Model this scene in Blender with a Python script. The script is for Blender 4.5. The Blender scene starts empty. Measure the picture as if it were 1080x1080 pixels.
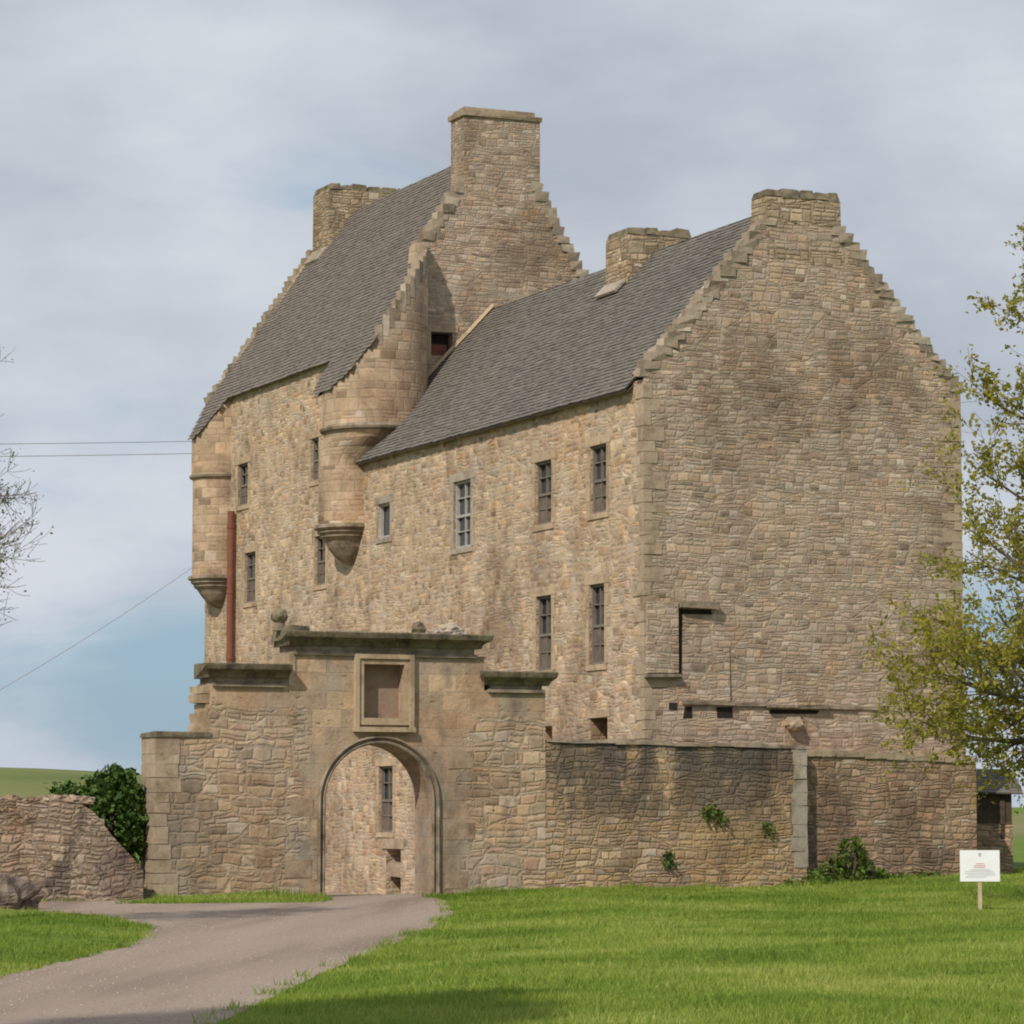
import bpy, math, random
import numpy as np
from mathutils import Vector, Matrix, noise as mnoise
from mathutils.geometry import tessellate_polygon

random.seed(7); rng = np.random.default_rng(7)
S = bpy.context.scene
COL = S.collection
R = math.radians

# ------------------------------------------------------------------ camera
C24, S24 = math.cos(R(24.0)), math.sin(R(24.0))
CAM = Vector((-29.818, -60.065, 1.7))
cd = bpy.data.cameras.new('camera'); cam = bpy.data.objects.new('camera', cd); COL.objects.link(cam)
cd.sensor_width = 36.0; cd.lens = 36.0 * 3334.0 / 1080.0
cd.clip_start = 0.5; cd.clip_end = 6000.0
cam.location = CAM
cam.rotation_euler = (R(90 + 5.31), 0, -R(24.0))
S.camera = cam

# ------------------------------------------------------------------ sun and sky
SUN_EL = 41.0
sun_h = Vector((-0.80, -0.60)).normalized()
sd = Vector((sun_h.x * math.cos(R(SUN_EL)), sun_h.y * math.cos(R(SUN_EL)), math.sin(R(SUN_EL))))
sl = bpy.data.lights.new('sun', 'SUN'); sl.energy = 3.6; sl.angle = R(0.9); sl.color = (1.0, 0.92, 0.80)
so = bpy.data.objects.new('sun', sl); COL.objects.link(so)
so.rotation_euler = (-sd).to_track_quat('-Z', 'Y').to_euler(); so.location = (-40, -40, 40)

W = bpy.data.worlds.new('World'); S.world = W; W.use_nodes = True
nt = W.node_tree; nt.nodes.clear()
def wn(t, **k):
    n = nt.nodes.new(t)
    for a, v in k.items(): setattr(n, a, v)
    return n
wo = wn('ShaderNodeOutputWorld')
sky = wn('ShaderNodeTexSky', sky_type='NISHITA'); sky.sun_disc = False
sky.sun_elevation = R(SUN_EL); sky.sun_rotation = math.atan2(sd.x, sd.y); sky.air_density = 1.0; sky.dust_density = 1.2
bgs = wn('ShaderNodeBackground'); bgs.inputs['Strength'].default_value = 0.11
nt.links.new(sky.outputs[0], bgs.inputs['Color'])
tc = wn('ShaderNodeTexCoord')
mp = wn('ShaderNodeMapping'); mp.inputs['Scale'].default_value = (1.0, 1.0, 3.2); mp.inputs['Location'].default_value = (0.3, 0.85, 0.27)
nt.links.new(tc.outputs['Generated'], mp.inputs['Vector'])
n1 = wn('ShaderNodeTexNoise'); n1.inputs['Scale'].default_value = 5.0; n1.inputs['Detail'].default_value = 8; n1.inputs['Roughness'].default_value = 0.52; n1.inputs['Distortion'].default_value = 0.35
nt.links.new(mp.outputs[0], n1.inputs['Vector'])
sepw = wn('ShaderNodeSeparateXYZ'); nt.links.new(tc.outputs['Generated'], sepw.inputs[0])
# cloud cover grows with elevation
el = wn('ShaderNodeValToRGB'); er = el.color_ramp
for p_, v_ in ((0.0, 0.50), (0.028, 0.47), (0.045, 0.40), (0.068, 0.42), (0.09, 0.57), (0.14, 0.68), (0.5, 0.62)):
    e_ = er.elements.new(p_); e_.color = (v_, v_, v_, 1)
er.elements.remove(er.elements[0]); er.elements.remove(er.elements[-1])
nt.links.new(sepw.outputs['Z'], el.inputs[0])
ad = wn('ShaderNodeMath', operation='ADD'); nt.links.new(n1.outputs[0], ad.inputs[0]); nt.links.new(el.outputs[0], ad.inputs[1])
cm = wn('ShaderNodeMapRange', interpolation_type='SMOOTHSTEP'); cm.inputs[1].default_value = 0.86; cm.inputs[2].default_value = 1.10
nt.links.new(ad.outputs[0], cm.inputs[0])
mp2 = wn('ShaderNodeMapping'); mp2.inputs['Scale'].default_value = (1.0, 1.0, 2.4); mp2.inputs['Location'].default_value = (4.1, 2.0, 0)
nt.links.new(tc.outputs['Generated'], mp2.inputs['Vector'])
n2 = wn('ShaderNodeTexNoise'); n2.inputs['Scale'].default_value = 9.0; n2.inputs['Detail'].default_value = 7; n2.inputs['Roughness'].default_value = 0.5
nt.links.new(mp2.outputs[0], n2.inputs['Vector'])
cr = wn('ShaderNodeValToRGB'); cr.color_ramp.elements[0].position = 0.32; cr.color_ramp.elements[0].color = (0.43, 0.475, 0.545, 1)
cr.color_ramp.elements[1].position = 0.70; cr.color_ramp.elements[1].color = (0.64, 0.675, 0.735, 1)
nt.links.new(n2.outputs[0], cr.inputs[0])
bgc = wn('ShaderNodeBackground'); bgc.inputs['Strength'].default_value = 1.04
nt.links.new(cr.outputs[0], bgc.inputs['Color'])
bgb = wn('ShaderNodeBackground'); bgb.inputs['Color'].default_value = (0.30, 0.475, 0.63, 1); bgb.inputs['Strength'].default_value = 0.92
m0 = wn('ShaderNodeMixShader'); m0.inputs[0].default_value = 0.8
nt.links.new(bgs.outputs[0], m0.inputs[1]); nt.links.new(bgb.outputs[0], m0.inputs[2])
mx = wn('ShaderNodeMixShader'); nt.links.new(cm.outputs[0], mx.inputs[0]); nt.links.new(m0.outputs[0], mx.inputs[1]); nt.links.new(bgc.outputs[0], mx.inputs[2])
nt.links.new(mx.outputs[0], wo.inputs['Surface'])

S.view_settings.view_transform = 'Standard'; S.view_settings.look = 'None'
S.view_settings.exposure = 0.0; S.view_settings.gamma = 1.0
S.render.engine = 'CYCLES'
S.cycles.filter_width = 2.0
S.cycles.max_bounces = 6; S.cycles.transparent_max_bounces = 4

# ------------------------------------------------------------------ helpers
PARLOC = {}
def cv(x, z, h=0.0):
    """camera-based layout point: x metres right, z metres ahead, world height h"""
    return Vector((CAM.x + C24 * x + S24 * z, CAM.y - S24 * x + C24 * z, h))

class MB:
    def __init__(s): s.v = []; s.f = []; s.uv = []
    def poly(s, pts, uvs=None, off=(0, 0)):
        pts = [Vector(p) for p in pts]
        if uvs is None:
            n = Vector((0, 0, 0))
            for i in range(len(pts)):
                a, b = pts[i], pts[(i + 1) % len(pts)]
                n += Vector(((a.y - b.y) * (a.z + b.z), (a.z - b.z) * (a.x + b.x), (a.x - b.x) * (a.y + b.y)))
            if n.length > 0: n.normalize()
            if abs(n.z) > 0.9: uvs = [(p.x + off[0], p.y + off[1]) for p in pts]
            else:
                t = Vector((-n.y, n.x, 0)).normalized(); w = n.cross(t)
                if w.z < 0: w = -w
                uvs = [(p.dot(t) + off[0], p.dot(w) + off[1]) for p in pts]
        b = len(s.v); s.v += pts; s.f.append(list(range(b, b + len(pts)))); s.uv += uvs
    def box(s, x0, x1, y0, y1, z0, z1, j=0.0, off=(0, 0), taper=0.0):
        r = lambda: random.uniform(-j, j) if j else 0.0
        P = {}
        for i, x in enumerate((x0, x1)):
            for k, y in enumerate((y0, y1)):
                for l, z in enumerate((z0, z1)):
                    tx = taper * (1 if i == 0 else -1) * l; ty = taper * (1 if k == 0 else -1) * l
                    P[i, k, l] = Vector((x + r() + tx, y + r() + ty, z + r()))
        for q in (((0,0,0),(0,1,0),(1,1,0),(1,0,0)), ((0,0,1),(1,0,1),(1,1,1),(0,1,1)), ((0,0,0),(1,0,0),(1,0,1),(0,0,1)),
                  ((1,0,0),(1,1,0),(1,1,1),(1,0,1)), ((1,1,0),(0,1,0),(0,1,1),(1,1,1)), ((0,1,0),(0,0,0),(0,0,1),(0,1,1))):
            s.poly([P[c] for c in q], off=off)
    def obox(s, o, ax, ay, az):
        """box from corner o with edge vectors"""
        o, ax, ay, az = Vector(o), Vector(ax), Vector(ay), Vector(az)
        P = lambda i, j, k: o + ax * i + ay * j + az * k
        for q in (((0,0,0),(0,1,0),(1,1,0),(1,0,0)), ((0,0,1),(1,0,1),(1,1,1),(0,1,1)), ((0,0,0),(1,0,0),(1,0,1),(0,0,1)),
                  ((1,0,0),(1,1,0),(1,1,1),(1,0,1)), ((1,1,0),(0,1,0),(0,1,1),(1,1,1)), ((0,1,0),(0,0,0),(0,0,1),(0,1,1))):
            s.poly([P(*c) for c in q])
    def tess(s, loops, fn, flip=False):
        """flat polygon with holes; loops of (a,b), fn maps to 3D; uv is (a,b)"""
        tr = tessellate_polygon([[Vector((a, b, 0)) for a, b in L] for L in loops])
        fl = [p for L in loops for p in L]
        for t in tr:
            t = list(t)
            a, b, c = (fl[i] for i in t)
            ar = (b[0]-a[0])*(c[1]-a[1]) - (c[0]-a[0])*(b[1]-a[1])
            if abs(ar) < 1e-9: continue
            if (ar < 0) != flip: t.reverse()
            s.poly([fn(*fl[i]) for i in t], [fl[i] for i in t])
    def strip(s, loop, f0, f1, closed=True, flip=False):
        n = len(loop); acc = 0
        for i in range(n if closed else n - 1):
            a, b = loop[i], loop[(i + 1) % n]; L = math.hypot(b[0]-a[0], b[1]-a[1])
            P = [f0(*a), f0(*b), f1(*b), f1(*a)]
            if flip: P.reverse()
            s.poly(P)
            acc += L
    def rev(s, cx, cy, prof, n=40, cap=False):
        """surface of revolution about vertical axis; prof = [(r, z)] or fn(angle) -> that"""
        P = []
        for i in range(n + 1):
            a = 2 * math.pi * i / n
            pr = prof(a) if callable(prof) else prof
            P.append([(Vector((cx + r * math.cos(a), cy + r * math.sin(a), z)), a * max(0.5, pr[0][0]), z) for r, z in pr])
        for i in range(n):
            for k in range(len(P[0]) - 1):
                q = (P[i][k], P[i+1][k], P[i+1][k+1], P[i][k+1])
                s.poly([p[0] for p in q], [(p[1], p[2] + 0.37) for p in q])
        if cap: s.poly([P[i][-1][0] for i in range(n)])
    def ball(s, c, r, sub=2, jit=0.0, sq=(1, 1, 1), seed=0):
        n, m = 10 * sub // 2 + 2, 7 * sub // 2 + 2
        c = Vector(c); G = []
        for j in range(m + 1):
            th = math.pi * j / m; row = []
            for i in range(n):
                ph = 2 * math.pi * i / n
                d = Vector((math.sin(th) * math.cos(ph), math.sin(th) * math.sin(ph), math.cos(th)))
                k = r * (1 + jit * mnoise.noise(d * 1.7 + Vector((seed * 3.1, seed, 0))))
                row.append(c + Vector((d.x * sq[0], d.y * sq[1], d.z * sq[2])) * k)
            G.append(row)
        for j in range(m):
            for i in range(n):
                q = [G[j+1][i], G[j+1][(i+1) % n], G[j][(i+1) % n], G[j][i]]
                if j == 0: q = q[:3]
                if j == m - 1: q = q[1:]
                s.poly(q)
    def tube(s, pts, rad, n=8):
        pts = [Vector(p) for p in pts]; rings = []
        for i, p in enumerate(pts):
            t = (pts[min(i+1, len(pts)-1)] - pts[max(i-1, 0)]).normalized()
            a = t.cross(Vector((0, 0, 1)) if abs(t.z) < 0.95 else Vector((1, 0, 0))).normalized(); b = t.cross(a)
            r = rad[i] if hasattr(rad, '__len__') else rad
            rings.append([p + (a * math.cos(2*math.pi*k/n) + b * math.sin(2*math.pi*k/n)) * r for k in range(n)])
        for i in range(len(rings) - 1):
            for k in range(n):
                s.poly([rings[i][k], rings[i+1][k], rings[i+1][(k+1) % n], rings[i][(k+1) % n]])
        s.poly(rings[0]); s.poly(rings[-1][::-1])

def link(name, me, mat, parent=None, smooth=False):
    o = bpy.data.objects.new(name, me); COL.objects.link(o)
    me.materials.append(mat)
    if parent is not None: o.parent = parent
    if smooth: me.polygons.foreach_set('use_smooth', [True] * len(me.polygons))
    return o
def ploc(p):
    v = Vector((0, 0, 0))
    while p is not None: v = v + p.location; p = p.parent
    return v
def obj(name, mb, mat, parent=None, origin=None, smooth=False, merge=False):
    off = ploc(parent) if parent is not None else Vector((0, 0, 0))
    o0 = Vector(origin) if origin is not None else off
    me = bpy.data.meshes.new(name)
    me.from_pydata([tuple(v - o0) for v in mb.v], [], mb.f)
    ul = me.uv_layers.new(name='UVMap')
    ul.data.foreach_set('uv', np.array(mb.uv, dtype=np.float32).ravel())
    if merge or smooth:
        import bmesh
        bm = bmesh.new(); bm.from_mesh(me); bmesh.ops.remove_doubles(bm, verts=bm.verts, dist=0.0008); bm.to_mesh(me); bm.free()
    o = link(name, me, mat, parent, smooth)
    o.location = o0 - off
    return o
def tri_obj(name, V, mat, parent=None, nper=3, uv=None):
    """V: (n, nper, 3) numpy array of faces in world space, each face an island"""
    off = np.array(ploc(parent)) if parent is not None else np.zeros(3)
    n = len(V); me = bpy.data.meshes.new(name)
    me.vertices.add(n * nper); me.vertices.foreach_set('co', (V - off).astype(np.float32).ravel())
    me.loops.add(n * nper); me.loops.foreach_set('vertex_index', np.arange(n * nper, dtype=np.int32))
    me.polygons.add(n); me.polygons.foreach_set('loop_start', np.arange(0, n * nper, nper, dtype=np.int32))
    me.polygons.foreach_set('loop_total', np.full(n, nper, dtype=np.int32))
    me.update(calc_edges=True)
    return link(name, me, mat, parent)
def empty(name, loc, label, cat, group=None):
    o = bpy.data.objects.new(name, None); COL.objects.link(o); o.location = loc; o.empty_display_size = 0.3
    o['label'] = label; o['category'] = cat
    if group: o['group'] = group
    return o
def tag(o, label, cat, group=None):
    o['label'] = label; o['category'] = cat
    if group: o['group'] = group
    return o

# ------------------------------------------------------------------ materials
class NT:
    def __init__(s, name):
        s.m = bpy.data.materials.new(name); s.m.use_nodes = True; s.t = s.m.node_tree; s.t.nodes.clear()
        s.out = s.n('ShaderNodeOutputMaterial'); s.b = s.n('ShaderNodeBsdfPrincipled'); s.l(s.b.outputs[0], s.out.inputs[0])
        s.b.inputs['Specular IOR Level'].default_value = 0.2
    def n(s, t, **k):
        n = s.t.nodes.new(t)
        for a, v in k.items(): setattr(n, a, v)
        return n
    def l(s, a, b): s.t.links.new(a, b)
    def val(s, sock, v):
        if hasattr(v, 'is_linked') or hasattr(v, 'links'): s.l(v, sock)
        else: sock.default_value = v
    def math(s, op, a, b=0.0, c=None):
        n = s.n('ShaderNodeMath', operation=op); s.val(n.inputs[0], a); s.val(n.inputs[1], b)
        if c is not None: s.val(n.inputs[2], c)
        return n.outputs[0]
    def vm(s, op, a, b):
        n = s.n('ShaderNodeVectorMath', operation=op); s.val(n.inputs[0], a); s.val(n.inputs[1], b); return n.outputs[0]
    def noise(s, vec, scale, detail=4, rough=0.55, dist=0.0):
        n = s.n('ShaderNodeTexNoise'); s.l(vec, n.inputs['Vector'])
        n.inputs['Scale'].default_value = scale; n.inputs['Detail'].default_value = detail
        n.inputs['Roughness'].default_value = rough; n.inputs['Distortion'].default_value = dist
        return n.outputs
    def step(s, v, a, b, lo=0.0, hi=1.0):
        n = s.n('ShaderNodeMapRange', interpolation_type='SMOOTHSTEP'); s.val(n.inputs[0], v)
        n.inputs[1].default_value = a; n.inputs[2].default_value = b; n.inputs[3].default_value = lo; n.inputs[4].default_value = hi
        return n.outputs[0]
    def ramp(s, v, stops, interp='LINEAR'):
        n = s.n('ShaderNodeValToRGB'); r = n.color_ramp; r.interpolation = interp
        while len(r.elements) < len(stops): r.elements.new(0.5)
        for e, (p, c) in zip(r.elements, stops): e.position = p; e.color = (*c, 1)
        s.val(n.inputs[0], v); return n.outputs[0]
    def mix(s, f, a, b, mode='MIX'):
        n = s.n('ShaderNodeMix', data_type='RGBA', blend_type=mode); s.val(n.inputs[0], f)
        s.val(n.inputs[6], a if not isinstance(a, tuple) else (*a, 1)); s.val(n.inputs[7], b if not isinstance(b, tuple) else (*b, 1))
        return n.outputs[2]
    def bump(s, h, strength=0.5, dist=0.03):
        n = s.n('ShaderNodeBump'); n.inputs['Strength'].default_value = strength; n.inputs['Distance'].default_value = dist
        s.l(h, n.inputs['Height']); s.l(n.outputs[0], s.b.inputs['Normal'])

def stone(name, w, h, cols, mortar, mw=0.024, wob=0.22, bump=0.6, stains=(), patchy=0.25, ashlar=None, mort_amt=1.0, split=0.5, vary=0.5, blk=1.0, pits=0.6, weather=0.75):
    """coursed rubble from UVs in metres. stains: (colour, scale, lo, hi, amount, zlo, zhi)"""
    k = NT(name); uv = k.n('ShaderNodeUVMap').outputs[0]; pos = k.n('ShaderNodeNewGeometry').outputs['Position']
    def off(scale, amt, det=2):
        d = k.vm('SCALE', k.vm('SUBTRACT', k.noise(uv, scale, det, 0.55)[1], (0.5, 0.5, 0.5)), (0, 0, 0)); d.node.inputs['Scale'].default_value = amt; return d
    uvd = k.vm('ADD', k.vm('ADD', uv, off(0.9, wob)), k.vm('ADD', off(3.2, wob * 0.42), off(11.0, 0.03)))
    sx = k.n('ShaderNodeSeparateXYZ'); k.l(uvd, sx.inputs[0]); U, V = sx.outputs['X'], sx.outputs['Y']
    if blk:                                                    # beds break every metre or so
        bc_ = k.vm('MULTIPLY', uvd, (1 / 0.85, 1 / 0.5, 1))
        bv = k.n('ShaderNodeTexVoronoi', voronoi_dimensions='2D'); bv.inputs['Scale'].default_value = 1; bv.inputs['Randomness'].default_value = 0.75; k.l(bc_, bv.inputs['Vector'])
        be = k.n('ShaderNodeTexVoronoi', voronoi_dimensions='2D', feature='DISTANCE_TO_EDGE'); be.inputs['Scale'].default_value = 1; be.inputs['Randomness'].default_value = 0.75; k.l(bc_, be.inputs['Vector'])
        bs = k.n('ShaderNodeSeparateColor'); k.l(bv.outputs['Color'], bs.inputs[0])
        V = k.math('ADD', V, k.math('MULTIPLY', bs.outputs[0], 7.0 * h)); U = k.math('ADD', U, k.math('MULTIPLY', bs.outputs[1], 9.0))
        V = k.math('ADD', V, k.math('MULTIPLY', k.math('SUBTRACT', bs.outputs[2], 0.5), k.math('MULTIPLY', sx.outputs['X'], 0.0)))
    n1d = k.n('ShaderNodeTexNoise', noise_dimensions='1D'); n1d.inputs['Scale'].default_value = 2.1; n1d.inputs['Detail'].default_value = 2; k.l(V, n1d.inputs['W'])
    vr = k.math('DIVIDE', k.math('ADD', V, k.math('MULTIPLY', n1d.outputs[0], 0.30)), h)
    r = k.math('FLOOR', vr); fv = k.math('SUBTRACT', vr, r)
    wc = k.math('ADD', k.math('DIVIDE', U, w), k.math('MULTIPLY', r, 37.73))
    v1 = k.n('ShaderNodeTexVoronoi', voronoi_dimensions='1D'); v1.inputs['Scale'].default_value = 1; v1.inputs['Randomness'].default_value = 0.9; k.l(wc, v1.inputs['W'])
    v2 = k.n('ShaderNodeTexVoronoi', voronoi_dimensions='1D', feature='DISTANCE_TO_EDGE'); v2.inputs['Scale'].default_value = 1; v2.inputs['Randomness'].default_value = 0.9; k.l(wc, v2.inputs['W'])
    cs = k.n('ShaderNodeSeparateColor'); k.l(v1.outputs['Color'], cs.inputs[0])
    isp = k.math('LESS_THAN', cs.outputs[1], split)
    tri = lambda f, sc: k.math('MULTIPLY', k.math('MINIMUM', f, k.math('SUBTRACT', 1.0, f)), sc)
    vr2 = k.math('MULTIPLY', vr, 2.0); r2 = k.math('FLOOR', vr2); fv2 = k.math('SUBTRACT', vr2, r2)
    ev = k.math('ADD', k.math('MULTIPLY', tri(fv, h), k.math('SUBTRACT', 1.0, isp)), k.math('MULTIPLY', tri(fv2, h * 0.5), isp))
    e1 = k.math('MINIMUM', k.math('MULTIPLY', v2.outputs['Distance'], w), ev)
    if blk: e1 = k.math('MINIMUM', e1, k.math('MULTIPLY', be.outputs['Distance'], 0.5))
    e1 = k.math('ADD', e1, k.math('MULTIPLY', k.math('SUBTRACT', k.noise(uv, 15, 4, 0.65)[0], 0.5), 0.05))
    wnz = k.n('ShaderNodeTexWhiteNoise', noise_dimensions='2D'); cx = k.n('ShaderNodeCombineXYZ')
    k.l(k.math('MULTIPLY', cs.outputs[0], 917.0), cx.inputs[0])
    k.l(k.math('ADD', k.math('MULTIPLY', r, k.math('SUBTRACT', 1.0, isp)), k.math('MULTIPLY', k.math('ADD', r2, 0.37), isp)), cx.inputs[1]); k.l(cx.outputs[0], wnz.inputs['Vector'])
    c1 = wnz.outputs['Color']
    if ashlar:
        aw, ah, x0, x1 = ashlar
        b = k.n('ShaderNodeTexBrick'); b.inputs['Color1'].default_value = (0, 0, 0, 1); b.inputs['Color2'].default_value = (1, 1, 1, 1); b.inputs['Mortar'].default_value = (0.5, 0.5, 0.5, 1)
        b.inputs['Scale'].default_value = 1; b.inputs['Brick Width'].default_value = aw; b.inputs['Row Height'].default_value = ah; b.inputs['Mortar Size'].default_value = 0.01; b.inputs['Mortar Smooth'].default_value = 0.5
        k.l(k.vm('ADD', uv, k.vm('ADD', off(0.7, 0.06), off(7.0, 0.02))), b.inputs['Vector'])
        sz0 = k.n('ShaderNodeSeparateXYZ'); k.l(pos, sz0.inputs[0])
        nn = k.math('MULTIPLY', k.math('SUBTRACT', k.noise(pos, 2.2, 4, 0.6)[0], 0.5), 1.8)
        xx = k.math('ADD', sz0.outputs['X'], nn)
        am = k.math('MULTIPLY', k.step(xx, x0 - 0.02, x0 + 0.02), k.step(xx, x1 - 0.02, x1 + 0.02, 1.0, 0.0))
        am = k.math('MAXIMUM', am, k.step(k.math('ADD', sz0.outputs['Z'], k.math('MULTIPLY', nn, 0.6)), 3.55, 3.59))
        ae = k.math('MULTIPLY_ADD', k.math('SUBTRACT', 1.0, b.outputs['Fac']), mw * 0.75, mw * 0.35)
        ma = k.n('ShaderNodeMix', data_type='RGBA'); k.l(am, ma.inputs[0]); k.l(c1, ma.inputs[6])
        k.l(k.mix(0.35, b.outputs['Color'], (0.5, 0.45, 0.5)), ma.inputs[7]); c1 = ma.outputs[2]
        e1 = k.math('ADD', k.math('MULTIPLY', e1, k.math('SUBTRACT', 1.0, am)), k.math('MULTIPLY', ae, am))
    sp = k.n('ShaderNodeSeparateColor'); k.l(c1, sp.inputs[0])
    n = len(cols); base = k.ramp(sp.outputs[0], [(i / (n - 1), c) for i, c in enumerate(cols)])
    bri = k.math('MULTIPLY_ADD', sp.outputs[1], vary, 1.0 - vary * 0.5)
    cb = k.n('ShaderNodeCombineColor'); [k.l(bri, cb.inputs[i]) for i in range(3)]
    base = k.mix(1.0, base, cb.outputs[0], 'MULTIPLY')
    gr = k.noise(uv, 14, 5, 0.65)[0]
    base = k.mix(k.step(gr, 0.38, 0.75, 0.0, 0.3), base, tuple(c * 0.5 for c in cols[0]))
    base = k.mix(k.step(sp.outputs[2], 0.945, 0.955, 0, 0.6), base, tuple(c * 0.35 for c in cols[0]))
    base = k.mix(k.step(sp.outputs[2], 0.045, 0.035, 0, 0.5), base, (0.60, 0.54, 0.46))
    m = k.step(e1, mw * 0.3, mw, 1.0, 0.0)
    m = k.math('MULTIPLY', m, k.step(k.noise(uv, 1.7, 5, 0.65)[0], 0.30, 0.66, mort_amt * 0.15, mort_amt))
    base = k.mix(m, base, mortar)
    ln = k.noise(pos, 0.55, 5, 0.6)
    base = k.mix(k.step(ln[0], 0.35, 0.7, 0, patchy), base, tuple(c * 0.55 for c in cols[0]))
    base = k.mix(k.step(k.noise(pos, 1.6, 6, 0.65)[0], 0.4, 0.75, 0, patchy * 0.8), base, tuple(min(1, c * 1.2) for c in cols[-1]))
    sz = k.n('ShaderNodeSeparateXYZ'); k.l(pos, sz.inputs[0])
    for (colr, sc, lo, hi, amt, zlo, zhi) in stains:
        psc = k.vm('MULTIPLY', pos, (1, 1, 0.5))
        f = k.step(k.noise(psc, sc, 6, 0.66)[0], lo, hi, 0, amt)
        if zlo is not None: f = k.math('MULTIPLY', f, k.step(sz.outputs['Z'], zlo, zhi))
        base = k.mix(f, base, colr)
    w1 = k.noise(k.vm('MULTIPLY', pos, (1, 1, 0.6)), 0.42, 7, 0.68, 0.6)[0]
    base = k.mix(k.step(w1, 0.47, 0.66, 0, weather), base, k.mix(1.0, base, (0.54, 0.505, 0.475), 'MULTIPLY'))
    w2 = k.noise(k.vm('ADD', pos, (31.0, 7.0, 3.0)), 0.62, 6, 0.7, 0.4)[0]
    base = k.mix(k.step(w2, 0.50, 0.68, 0, weather * 0.55), base, k.mix(1.0, base, (1.16, 0.96, 0.76), 'MULTIPLY'))
    w3 = k.noise(k.vm('ADD', k.vm('MULTIPLY', pos, (1, 1, 1.3)), (3.0, 17.0, 9.0)), 3.1, 7, 0.72)[0]
    base = k.mix(k.step(w3, 0.50, 0.64, 0, 0.42), base, k.mix(1.0, base, (0.60, 0.56, 0.52), 'MULTIPLY'))
    base = k.mix(k.step(w3, 0.48, 0.36, 0, 0.45), base, k.mix(1.0, base, (1.25, 1.22, 1.18), 'MULTIPLY'))
    # blotchy remains of lime harling, then open joints and hollows
    hm = k.step(k.noise(pos, 0.95, 6, 0.7)[0], 0.50, 0.66, 0.0, mort_amt * 0.55)
    base = k.mix(hm, base, k.mix(k.noise(pos, 5.0, 5, 0.7)[0], tuple(c * 0.72 for c in mortar), tuple(min(1, c * 1.3) for c in mortar)) if mort_amt < 0.95 else base)
    pn = k.noise(k.vm('MULTIPLY', uvd, (3.2, 8.5, 1)), 1.0, 3, 0.6)[0]
    pm = k.step(pn, 0.655, 0.70, 0, pits); base = k.mix(pm, base, (0.075, 0.06, 0.047))
    k.l(base, k.b.inputs['Base Color']); k.b.inputs['Roughness'].default_value = 0.95
    hh = k.math('ADD', k.step(e1, 0.0, mw * 1.5), k.math('MULTIPLY', gr, 0.7))
    hh = k.math('ADD', hh, k.math('MULTIPLY', sp.outputs[1], 0.6))
    hh = k.math('SUBTRACT', k.math('MULTIPLY', hh, k.math('SUBTRACT', 1.0, k.math('MULTIPLY', hm, 0.7))), k.math('MULTIPLY', pm, 1.2))
    k.bump(hh, bump, 0.028)
    return k.m

def plain(name, cols, scale=6.0, rough=0.9, bump=0.3, island=0.0, spec=0.2, bd=0.02, dirt=0.0):
    k = NT(name); pos = k.n('ShaderNodeNewGeometry')
    f = k.noise(pos.outputs['Position'], scale, 6, 0.62)[0]
    if island: f = k.math('ADD', k.math('MULTIPLY', f, 1 - island), k.math('MULTIPLY', pos.outputs['Random Per Island'], island))
    n = len(cols); c = k.ramp(k.step(f, 0.22, 0.78) if not island else f, [(0.05 + 0.9 * i / (n - 1), c) for i, c in enumerate(cols)])
    if dirt:
        d1 = k.noise(pos.outputs['Position'], 1.4, 7, 0.7)[0]; c = k.mix(k.step(d1, 0.45, 0.66, 0, dirt), c, k.mix(1.0, c, (0.5, 0.45, 0.4), 'MULTIPLY'))
        d2 = k.noise(pos.outputs['Position'], 9.0, 6, 0.75)[0]; c = k.mix(k.step(d2, 0.52, 0.68, 0, dirt), c, k.mix(1.0, c, (0.6, 0.56, 0.52), 'MULTIPLY'))
    k.l(c, k.b.inputs['Base Color']); k.b.inputs['Roughness'].default_value = rough; k.b.inputs['Specular IOR Level'].default_value = spec
    if bump: k.bump(k.noise(pos.outputs['Position'], scale * 3.5, 5, 0.65)[0], bump, bd)
    return k.m

def leafmat(name, cols, transl=0.35, scale=0.9):
    k = NT(name); g = k.n('ShaderNodeNewGeometry')
    f = k.math('ADD', k.math('MULTIPLY', g.outputs['Random Per Island'], 0.6), k.math('MULTIPLY', k.noise(g.outputs['Position'], scale, 3)[0], 0.4))
    n = len(cols); c = k.ramp(f, [(0.1 + 0.8 * i / (n - 1), c) for i, c in enumerate(cols)])
    k.l(c, k.b.inputs['Base Color']); k.b.inputs['Roughness'].default_value = 0.6
    t = k.n('ShaderNodeBsdfTranslucent'); k.l(c, t.inputs[0])
    mx = k.n('ShaderNodeMixShader'); mx.inputs[0].default_value = transl
    k.l(k.b.outputs[0], mx.inputs[1]); k.l(t.outputs[0], mx.inputs[2]); k.l(mx.outputs[0], k.out.inputs[0])
    return k.m

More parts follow.
